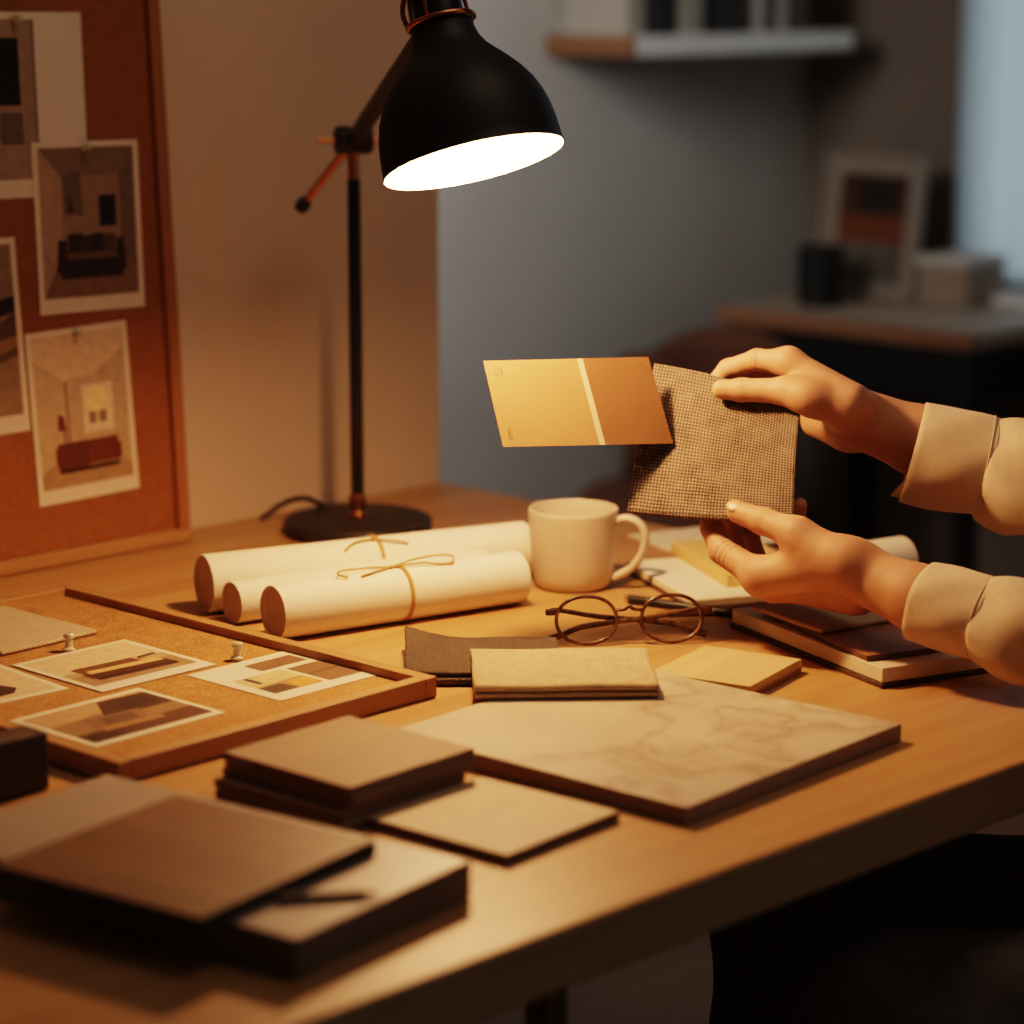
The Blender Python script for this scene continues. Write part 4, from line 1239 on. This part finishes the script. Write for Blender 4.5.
# --- upper hand (right hand): thumb in front of the swatch, fingers behind
def hand_upper():
    D = lambda u, v, y: vec(dep(u, v, y + .020))
    wr = D(853, 416, 2.305); wr_r = D(850, 404, 2.285); wr_u = D(851, 428, 2.325)
    fore = D(920, 441, 2.305); fore2 = D(1000, 464, 2.29)
    pts = [D(690, 330, 2.2), D(960, 330, 2.4), D(960, 500, 2.2), D(690, 500, 2.42), D(690, 330, 2.42), D(960, 500, 2.42), D(960, 330, 2.2), D(690, 500, 2.2)]
    lo = np.min(pts, 0); hi = np.max(pts, 0)
    F = Field(lo, hi, 0.0012)
    im, mm, rm, pm = D(789, 362, 2.312), D(795, 372, 2.330), D(802, 388, 2.345), D(810, 404, 2.355)
    tm = D(789, 391, 2.283)
    palm = F.cap(wr, fore, .0262, .0302)
    palm = smin(palm, F.cap(fore, fore2, .0302, .030), .01)
    palm = smin(palm, F.cap(wr_r, im, .0195, .0125), .014)
    palm = smin(palm, F.cap(wr, mm, .018, .0120), .012)
    palm = smin(palm, F.cap(wr_u, rm, .018, .0115), .012)
    palm = smin(palm, F.cap(wr_u, pm, .0195, .0110), .012)
    palm = smin(palm, F.cap(D(842, 409, 2.276), D(806, 397, 2.274), .0165, .0140), .014)       # thenar
    palm = smin(palm, F.cap(D(846, 431, 2.318), D(815, 423, 2.34), .0130, .0125), .012)       # heel of the hand
    # fingers
    ip = D(742, 390, 2.300); tt_ = D(722, 389.5, 2.306)
    th = smin(F.cap(D(812, 399, 2.276), tm, .0140, .0118), F.cap(tm, ip, .0116, .0102), .010)
    th = smin(th, F.cap(ip, tt_, .0101, .0088), .004)
    th = F.groove(th, ip, tm, .002, .0028, .00045, .0055)
    idx = [im, D(757, 360, 2.330), D(728, 369, 2.345), D(709, 388, 2.345)]
    mid_ = [mm, D(764, 366, 2.352), D(740, 384, 2.362), D(724, 404, 2.350)]
    rin = [rm, D(772, 388, 2.370), D(750, 404, 2.372), D(735, 420, 2.352)]
    pin_ = [pm, D(786, 408, 2.378), D(766, 420, 2.374), D(752, 432, 2.352)]
    fing = th
    for ch_, rr in ((idx, (.0112, .0098, .0088, .0072)), (mid_, (.0112, .0098, .0088, .0074)), (rin, (.0105, .0092, .0084, .007)), (pin_, (.0095, .0082, .0074, .0062))):
        g = None
        for k in range(3):
            c_ = F.cap(ch_[k], ch_[k + 1], rr[k], rr[k + 1])
            g = c_ if g is None else smin(g, c_, .0035)
        if ch_ is idx:
            g = F.groove(g, ch_[1], ch_[0], .001, .0036, .0006, .0055)
        fing = np.minimum(fing, smin(g, fing, .0015))
    f = smin(palm, fing, .011)
    # knuckle, tendon and crease relief
    V, Q = surface_nets(F, f)
    return relax(V, Q, 2, .4), Q


def hand_lower():
    D = lambda u, v, y: vec(dep(u, v, y - .016))
    wr = D(862, 575, 2.205); fore = D(918, 598, 2.170); fore2 = D(1000, 624, 2.13)
    pts = [D(685, 480, 2.05), D(960, 480, 2.45), D(960, 660, 2.05), D(685, 660, 2.45), D(685, 480, 2.45), D(960, 660, 2.45), D(960, 480, 2.05), D(685, 660, 2.05)]
    lo = np.min(pts, 0); hi = np.max(pts, 0)
    F = Field(lo, hi, 0.0012)
    im, mm, rm, pm = D(762, 577, 2.245), D(772, 586, 2.270), D(784, 587, 2.295), D(800, 585, 2.318)
    tm = D(797, 534, 2.226)
    wr_r = D(856, 566, 2.205); wr_u = D(856, 590, 2.235)
    palm = F.cap(wr, fore, .0245, .0270)
    palm = smin(palm, F.cap(fore, fore2, .0270, .031), .01)
    palm = smin(palm, F.cap(wr_r, im, .0205, .0148), .014)
    palm = smin(palm, F.cap(wr_u, mm, .0180, .0130), .012)
    palm = smin(palm, F.cap(wr_u, rm, .0175, .0125), .012)
    palm = smin(palm, F.cap(wr_u, pm, .0175, .0120), .012)
    palm = smin(palm, F.cap(D(846, 562, 2.20), D(806, 545, 2.222), .0190, .0150), .014)      # thenar
    palm = smin(palm, F.cap(D(838, 558, 2.205), im, .0150, .0130), .014)                      # web towards the index
    ip = D(763, 521, 2.252); tt_ = D(738, 512, 2.270)
    th = smin(F.cap(D(812, 546, 2.220), tm, .0155, .0136), F.cap(tm, ip, .0134, .0116), .010)
    th = smin(th, F.cap(ip, tt_, .0114, .0098), .004)
    th = F.groove(th, ip, tm, .002, .0030, .00045, .006)
    idx = [im, D(722, 551, 2.288), D(712, 528, 2.308), D(709, 502, 2.318)]
    mid_ = [mm, D(740, 563, 2.315), D(731, 533, 2.335), D(728, 502, 2.336)]
    rin = [rm, D(760, 569, 2.345), D(750, 537, 2.350), D(748, 503, 2.334)]
    pin_ = [pm, D(792, 566, 2.350), D(796, 533, 2.335), D(800, 505, 2.300)]
    fing = th
    for ch_, rr in ((idx, (.0136, .0114, .0100, .0086)), (mid_, (.0118, .0098, .0088, .0074)), (rin, (.0112, .0094, .0084, .007)), (pin_, (.0098, .0084, .0074, .0064))):
        g = None
        for k in range(3):
            c_ = F.cap(ch_[k], ch_[k + 1], rr[k], rr[k + 1])
            g = c_ if g is None else smin(g, c_, .0035)
        if ch_ is idx:
            g = F.groove(g, ch_[1], ch_[0], .012, .0062, .0007, .010)
        fing = np.minimum(fing, smin(g, fing, .0015))
    f = smin(palm, fing, .011)
    V, Q = surface_nets(F, f)
    return relax(V, Q, 2, .4), Q


# --- body under the clothes, coarse
SH_R, SH_L = vec(cw(.72, 2.18, .33)), vec(cw(.72, 1.86, .33))
EL_R, EL_L = D(1135, 507, 2.265), D(1160, 640, 2.06)
PEL, CHE, NEK, HED = vec(cw(.76, 2.02, -.20)), vec(cw(.74, 2.02, .16)), vec(cw(.73, 2.02, .40)), vec(cw(.68, 2.02, .545))
FACE = vec(-RIGHT); SIDE = vec(FWD); UPV = vec((0, 0, 1))


def body_core():
    lo = np.min([PEL, EL_R, EL_L, SH_R, SH_L], 0) - .25; hi = np.max([PEL, EL_R, EL_L, SH_R, SH_L, HED], 0) + .25
    F = Field(lo, hi, .008)
    f = F.cap(PEL, CHE, .105, .105)
    f = smin(f, F.cap(SH_R * .8 + SH_L * .2, SH_L * .8 + SH_R * .2, .07, .07), .05)
    f = smin(f, F.cap(CHE, NEK, .09, .05), .04)
    f = smin(f, F.cap(NEK - UPV * .03, HED - UPV * .03, .052, .052), .03)
    for sh, el, w in ((SH_R, EL_R, D(992, 469, 2.313)), (SH_L, EL_L, D(992, 622, 2.119))):
        f = smin(f, F.cap(sh, el, .045, .036), .03)
        f = smin(f, F.cap(el, w, .036, .025), .01)
    V, Q = surface_nets(F, f)
    # head, finer
    Fh = Field(HED - .17, HED + .17, .0035)
    h = HED
    f = Fh.ell(h + UPV * .03 - FACE * .012, (.078, .095, .088), (SIDE, FACE, UPV))
    f = smin(f, Fh.ell(h - UPV * .045 + FACE * .03, (.058, .062, .068), (SIDE, FACE, UPV)), .035)
    f = smin(f, Fh.cap(h - UPV * .16, h - UPV * .05 - FACE * .01, .053, .055), .02)
    f = smin(f, Fh.cap(h + UPV * .022 + FACE * .083, h - UPV * .018 + FACE * .096, .007, .011), .010)   # nose
    for s_ in (-1, 1):
        e = h + UPV * .022 + FACE * .088 + SIDE * (.031 * s_)
        f = -smin(-f, Fh.ell(e + FACE * .012, (.016, .012, .010), (SIDE, FACE, UPV)), .010)
        f = smin(f, Fh.ell(e - FACE * .008, (.013, .012, .012), (SIDE, FACE, UPV)), .003)
        f = smin(f, Fh.ell(h + SIDE * (.078 * s_) - FACE * .005, (.009, .019, .031), (SIDE, FACE, UPV)), .006)
    m = h - UPV * .055 + FACE * .090
    f = smin(f, Fh.ell(m + UPV * .005, (.023, .008, .005), (SIDE, FACE, UPV)), .004)
    f = smin(f, Fh.ell(m - UPV * .006, (.020, .009, .006), (SIDE, FACE, UPV)), .003)
    return [(V, Q), surface_nets(Fh, f)]


mesh_from('body', [hand_upper(), hand_lower()] + body_core(), M['skin'], person)

# thumb nails
def nail(c_, along, out, l, w):
    A = Vector(along).normalized(); N = Vector(out); N = (N - A * N.dot(A)).normalized(); S_ = A.cross(N)
    mt = Matrix((A, S_, N)).transposed().to_4x4()
    bm = bmesh.new()
    bmesh.ops.create_uvsphere(bm, u_segments=20, v_segments=12, radius=1, matrix=Matrix.Translation(Vector(c_)) @ mt @ Matrix.Diagonal((l, w, .0016, 1)))
    obj('thumbnail', bm, M['nail'], person, None, True)


ip, tt_ = Vector(D(763, 521, 2.236)), Vector(D(738, 512, 2.254))
axn = (tt_ - ip).normalized(); outn = (VU * .80 + CU * .45 - RIGHT * .1).normalized(); outn = (outn - axn * outn.dot(axn)).normalized()
nail(tt_ + outn * .0086 + axn * .001, axn, outn, .0078, .0062)

# hair
F = Field(HED - .19, HED + .19, .005)
f = F.ell(HED + UPV * .042 - FACE * .022, (.089, .104, .092), (SIDE, FACE, UPV))
f = smin(f, F.ell(HED - UPV * .03 - FACE * .055, (.080, .055, .10), (SIDE, FACE, UPV)), .03)
f = np.maximum(f, -F.ell(HED - UPV * .03 + FACE * .085, (.070, .085, .085), (SIDE, FACE, UPV)))
f = f + .0015 * np.sin(F.X * 300 + F.Y * 260)
mesh_from('hair', [surface_nets(F, f)], M['hair'], person)

# --- shirt
UC = [D(913, 452, 2.325), D(985, 467, 2.315), D(1024, 479, 2.303)]       # upper sleeve centre line, from the cuff
LC = [D(922, 601, 2.152), D(985, 619.5, 2.122), D(1024, 632, 2.104)]
U_DIR = (UC[1] - UC[0]) / np.linalg.norm(UC[1] - UC[0]); L_DIR = (LC[1] - LC[0]) / np.linalg.norm(LC[1] - LC[0])


def shirt():
    parts = []
    lo = np.min([PEL - .05, EL_R, EL_L, SH_R, SH_L, UC[0], LC[0]], 0) - .13; hi = np.max([PEL, EL_R, EL_L, SH_R, SH_L, UC[0], LC[0]], 0) + .15
    F = Field(lo, hi, .0042)
    f = F.cap(PEL + UPV * .01, CHE, .132, .122)
    f = smin(f, F.cap(SH_R * .8 + SH_L * .2, SH_L * .8 + SH_R * .2, .082, .082), .05)
    f = smin(f, F.cap(CHE, NEK - UPV * .02, .10, .068), .04)
    for sh, el, cl_, rs in ((SH_R, EL_R, UC, (.0428, .0475, .056)), (SH_L, EL_L, LC, (.0352, .0395, .046))):
        f = smin(f, F.cap(sh, el, .062, rs[2]), .03)
        f = smin(f, F.cap(el, cl_[2], rs[2], rs[1]), .015)
        f = smin(f, F.cap(cl_[2], cl_[1], rs[1], rs[0]), .012)
    # soft folds
    a = F.X * 1.0; b = F.Y; c_ = F.Z
    fold = np.sin(58 * a - 46 * b + 80 * c_) * np.sin(31 * a + 37 * b - 24 * c_ + .6) * .0052 + np.sin(105 * a + 60 * b + 70 * c_ + 1.0) * .0014
    near = np.minimum(np.sqrt((F.X - UC[1][0]) ** 2 + (F.Y - UC[1][1]) ** 2 + (F.Z - UC[1][2]) ** 2), np.sqrt((F.X - LC[1][0]) ** 2 + (F.Y - LC[1][1]) ** 2 + (F.Z - LC[1][2]) ** 2))
    f = f + (fold * np.clip((near - .012) / .05, .15, 1)).astype(np.float32)
    # open the ends at the cuffs and neck
    f = np.maximum(f, F.plane(UC[1] - U_DIR * .002, -U_DIR) * (np.sqrt((F.X - UC[1][0]) ** 2 + (F.Y - UC[1][1]) ** 2 + (F.Z - UC[1][2]) ** 2) < .1) - 1.0 * (np.sqrt((F.X - UC[1][0]) ** 2 + (F.Y - UC[1][1]) ** 2 + (F.Z - UC[1][2]) ** 2) >= .1))
    f = np.maximum(f, F.plane(LC[1] - L_DIR * .002, -L_DIR) * (np.sqrt((F.X - LC[1][0]) ** 2 + (F.Y - LC[1][1]) ** 2 + (F.Z - LC[1][2]) ** 2) < .1) - 1.0 * (np.sqrt((F.X - LC[1][0]) ** 2 + (F.Y - LC[1][1]) ** 2 + (F.Z - LC[1][2]) ** 2) >= .1))
    f = np.maximum(f, F.plane(NEK + UPV * .02, UPV))
    V, Q = surface_nets(F, f)
    return [(relax(V, Q, 2, .4), Q)]


def shirt_fix(V, Q): return V, Q


_hu = None
sp_ = shirt()
shirt_o = mesh_from('shirt', sp_, M['shirt'], person)


def cuff(c0, c1, r0, r1, tilt0, name, flap=None):
    """stiff shirt cuff: rounded band with thickness, its edge curled outwards; tilt0 slants the opening"""
    c0, c1 = Vector(c0), Vector(c1); ax = (c1 - c0).normalized()
    up = (CU - ax * CU.dot(ax)).normalized(); sd = ax.cross(up)
    n, m = 64, 14
    bm = bmesh.new()
    prof = []
    for k in range(m + 1):
        s = k / m
        prof.append((s, r0 + (r1 - r0) * s + .0016 * math.sin(PI * s)))
    outer, inner = [], []
    L = (c1 - c0).length
    def ring(s, r, off):
        out = []
        for i in range(n):
            an = 2 * PI * i / n
            rr = r + off + .0010 * math.sin(3 * an + 4 * s) + .0007 * math.sin(5 * an - 6 * s)
            shift = tilt0 * math.sin(an) * (1 - s) * .012
            out.append(bm.verts.new(c0 + ax * (s * L + shift) + up * (rr * math.sin(an)) + sd * (rr * math.cos(an))))
        return out
    rings = [ring(s, r, 0) for s, r in prof][::-1]                   # outside, from the sleeve to the edge
    rings.append(ring(-.012, r0, -.0008))
    rings += [ring(s, r, -.0024) for s, r in prof]                   # inside
    if flap:
        # overlapping inner end of the cuff, peeping out below
        n2 = 18
        g = []
        for s in (-.13, .05, .35):
            row = []
            for i in range(n2 + 1):
                an = math.radians(flap[0] + (flap[1] - flap[0]) * i / n2)
                e = math.sin(PI * i / n2) ** .5
                sh_ = tilt0 * math.sin(an) * (1 - s) * .012
                ss_ = s if s > 0 else .05 + (s - .05) * e
                row.append(bm.verts.new(c0 + ax * (ss_ * L + sh_) + up * ((r0 - .0034) * math.sin(an)) + sd * ((r0 - .0034) * math.cos(an))))
            g.append(row)
        for a, b in zip(g, g[1:]):
            for i in range(n2): bm.faces.new((a[i], a[i + 1], b[i + 1], b[i]))
    for a, b in zip(rings, rings[1:]):
        for i in range(n): bm.faces.new((a[i], a[(i + 1) % n], b[(i + 1) % n], b[i]))
    o = obj(name, bm, M['shirt'], shirt_o, None, True, 60)
    bm = bmesh.new()
    for s, off in ((.93, .0004),):
        r = r0 + (r1 - r0) * s + .0016 * math.sin(PI * s)
        pts = []
        for i in range(n):
            an = 2 * PI * i / n
            rr = r + off + .0010 * math.sin(3 * an + 4 * s) + .0007 * math.sin(5 * an - 6 * s)
            pts.append(c0 + ax * (s * L + tilt0 * math.sin(an) * (1 - s) * .012) + up * (rr * math.sin(an)) + sd * (rr * math.cos(an)))
        add_tube(bm, pts, .0006, 6, True)
    obj('seam', bm, M['shirt'], o, None, True)
    return o


cuff(UC[0], UC[1] + U_DIR * .004, .0460, .0440, 0.2, 'cuff', (215, 325))
cuff(LC[0], LC[1] + L_DIR * .004, .0345, .0345, 0.2, 'cuff')

# --- trousers and legs
K_R, K_L = vec(cw(.238, 2.20, -.205)), vec(cw(.268, 1.93, -.200))
H_R, H_L = vec(cw(.72, 2.115, -.215)), vec(cw(.72, 1.925, -.215))
A_R, A_L = vec(cw(.215, 2.21, -.66)), vec(cw(.225, 1.95, -.66))


def trousers():
    lo = np.min([K_R, K_L, H_R, H_L, A_R, A_L, PEL], 0) - .17; hi = np.max([K_R, K_L, H_R, H_L, A_R, A_L, PEL], 0) + .17
    F = Field(lo, hi, .0065)
    f = F.cap(PEL - UPV * .02, PEL + UPV * .04, .108, .104)
    for k, h, a in ((K_R, H_R, A_R), (K_L, H_L, A_L)):
        g = smin(F.cap(h, k, .083, .060), F.cap(k, a, .060, .050), .022)
        f = smin(f, g, .03)
    fold = (np.sin(42 * F.X + 30 * F.Y + 38 * F.Z) * np.sin(25 * F.X - 33 * F.Y + 20 * F.Z) * .004).astype(np.float32)
    f = f + fold
    f = np.maximum(f, F.plane((0, 0, .075), (0, 0, -1)))
    V, Q = surface_nets(F, f)
    return [(relax(V, Q, 2, .4), Q)]


mesh_from('trousers', trousers(), M['trousers'], person)
for a in (A_R, A_L):
    F = Field(a - .26, a + .26, .005)
    g = np.array((a[0], a[1], 0), np.float32)
    f = smin(F.ell(g + UPV * .045, (.045, .06, .06), (SIDE, FACE, UPV)), F.ell(g + UPV * .028 + FACE * .11, (.045, .10, .042), (SIDE, FACE, UPV)), .03)
    f = np.maximum(f, F.plane((0, 0, .001), (0, 0, -1)))
    mesh_from('shoe', [surface_nets(F, f)], M['shoe'], person)

# chair the person sits on
sc_ = cw(.76, 2.02, -ZT)
ac = thing('desk_chair', 'dark chair the seated person is sitting on', 'chair', sc_, math.radians(-45))
W = wm(ac)
bm = bmesh.new(); add_box(bm, (0, 0, .415), (.40, .42, .035), 0, .015, xf=W, seg=3); obj('seat', bm, M['dark_block'], ac)
bm = bmesh.new(); add_box(bm, (.235, 0, .72), (.025, .40, .30), 0, .012, xf=W, seg=3); obj('backrest', bm, M['dark_block'], ac)
for sx in (-1, 1):
    for sy in (-1, 1):
        top = .398 if sx < 0 else .80
        bm = bmesh.new(); add_tube(bm, [W @ Vector((sx * .17 + (.05 if sx > 0 else 0), sy * .18, top)), W @ Vector((sx * .19, sy * .20, 0))], .013, 10); obj('leg', bm, M['iron'], ac, None, True, 40)

# ================================================================== LIGHT
def light(name, typ, loc, energy, col, **kw):
    l = bpy.data.lights.new(name, typ); l.energy = energy; l.color = col
    for k, v in kw.items(): setattr(l, k, v)
    o = bpy.data.objects.new(name, l); C.objects.link(o); o.location = loc
    return o


def aim_at(o, target): o.rotation_euler = (Vector(target) - o.location).to_track_quat('-Z', 'Y').to_euler()


light('lamp_bulb_light', 'POINT', hc + up_ax * .0145, 11.3, (1.0, .485, .21), shadow_soft_size=.022)
s = light('far_wall_fill', 'SPOT', (1.93, 2.52, 1.62), 54, (1.0, .95, .89), spot_size=math.radians(100), spot_blend=1.0, shadow_soft_size=.30)  # unseen spot behind the partition, added to brighten the far grey wall
aim_at(s, (2.75, Y2, 1.18))

a_ = light('cream_wall_fill', 'AREA', (1.65, 1.15, 2.5), 4.0, (1.0, .80, .62), size=.9, shape='DISK')  # unseen soft fill added overhead to lift the cream wall, no fitting there
aim_at(a_, (1.85, YW, 1.25))
w = bpy.data.worlds.new('dusk'); bpy.context.scene.world = w; w.use_nodes = True
nt = w.node_tree; nt.nodes.clear()
out = nt.nodes.new('ShaderNodeOutputWorld'); bg = nt.nodes.new('ShaderNodeBackground')
tc = nt.nodes.new('ShaderNodeTexCoord'); sp = nt.nodes.new('ShaderNodeSeparateXYZ'); rp = nt.nodes.new('ShaderNodeValToRGB')
nt.links.new(tc.outputs['Generated'], sp.inputs[0]); nt.links.new(sp.outputs[0], rp.inputs[0])
rp.color_ramp.elements[0].position = 0.25; rp.color_ramp.elements[0].color = (.042, .030, .022, 1)
rp.color_ramp.elements[1].position = 0.55; rp.color_ramp.elements[1].color = (.36, .44, .48, 1)
nt.links.new(rp.outputs[0], bg.inputs[0]); bg.inputs[1].default_value = 1.0
nt.links.new(bg.outputs[0], out.inputs[0])

# ================================================================== CAMERA
cam = bpy.data.cameras.new('camera'); co = bpy.data.objects.new('camera', cam); C.objects.link(co)
co.location = EYEP
co.rotation_euler = Matrix((RIGHT, CU, -CF)).transposed().to_euler()
cam.sensor_width = 36; cam.sensor_fit = 'HORIZONTAL'; cam.lens = FPX / 1024 * 36
cam.clip_start = 0.05; cam.clip_end = 50
cam.dof.use_dof = True; cam.dof.focus_distance = 2.28; cam.dof.aperture_fstop = 3.0; cam.dof.aperture_blades = 0
bpy.context.scene.camera = co
sc = bpy.context.scene
sc.view_settings.view_transform = 'Filmic'
sc.view_settings.look = 'High Contrast'
sc.view_settings.exposure = 0.22
try:
    sc.cycles.use_denoising = True
    sc.cycles.max_bounces = 10
    sc.cycles.sample_clamp_indirect = 4.0
except Exception: pass
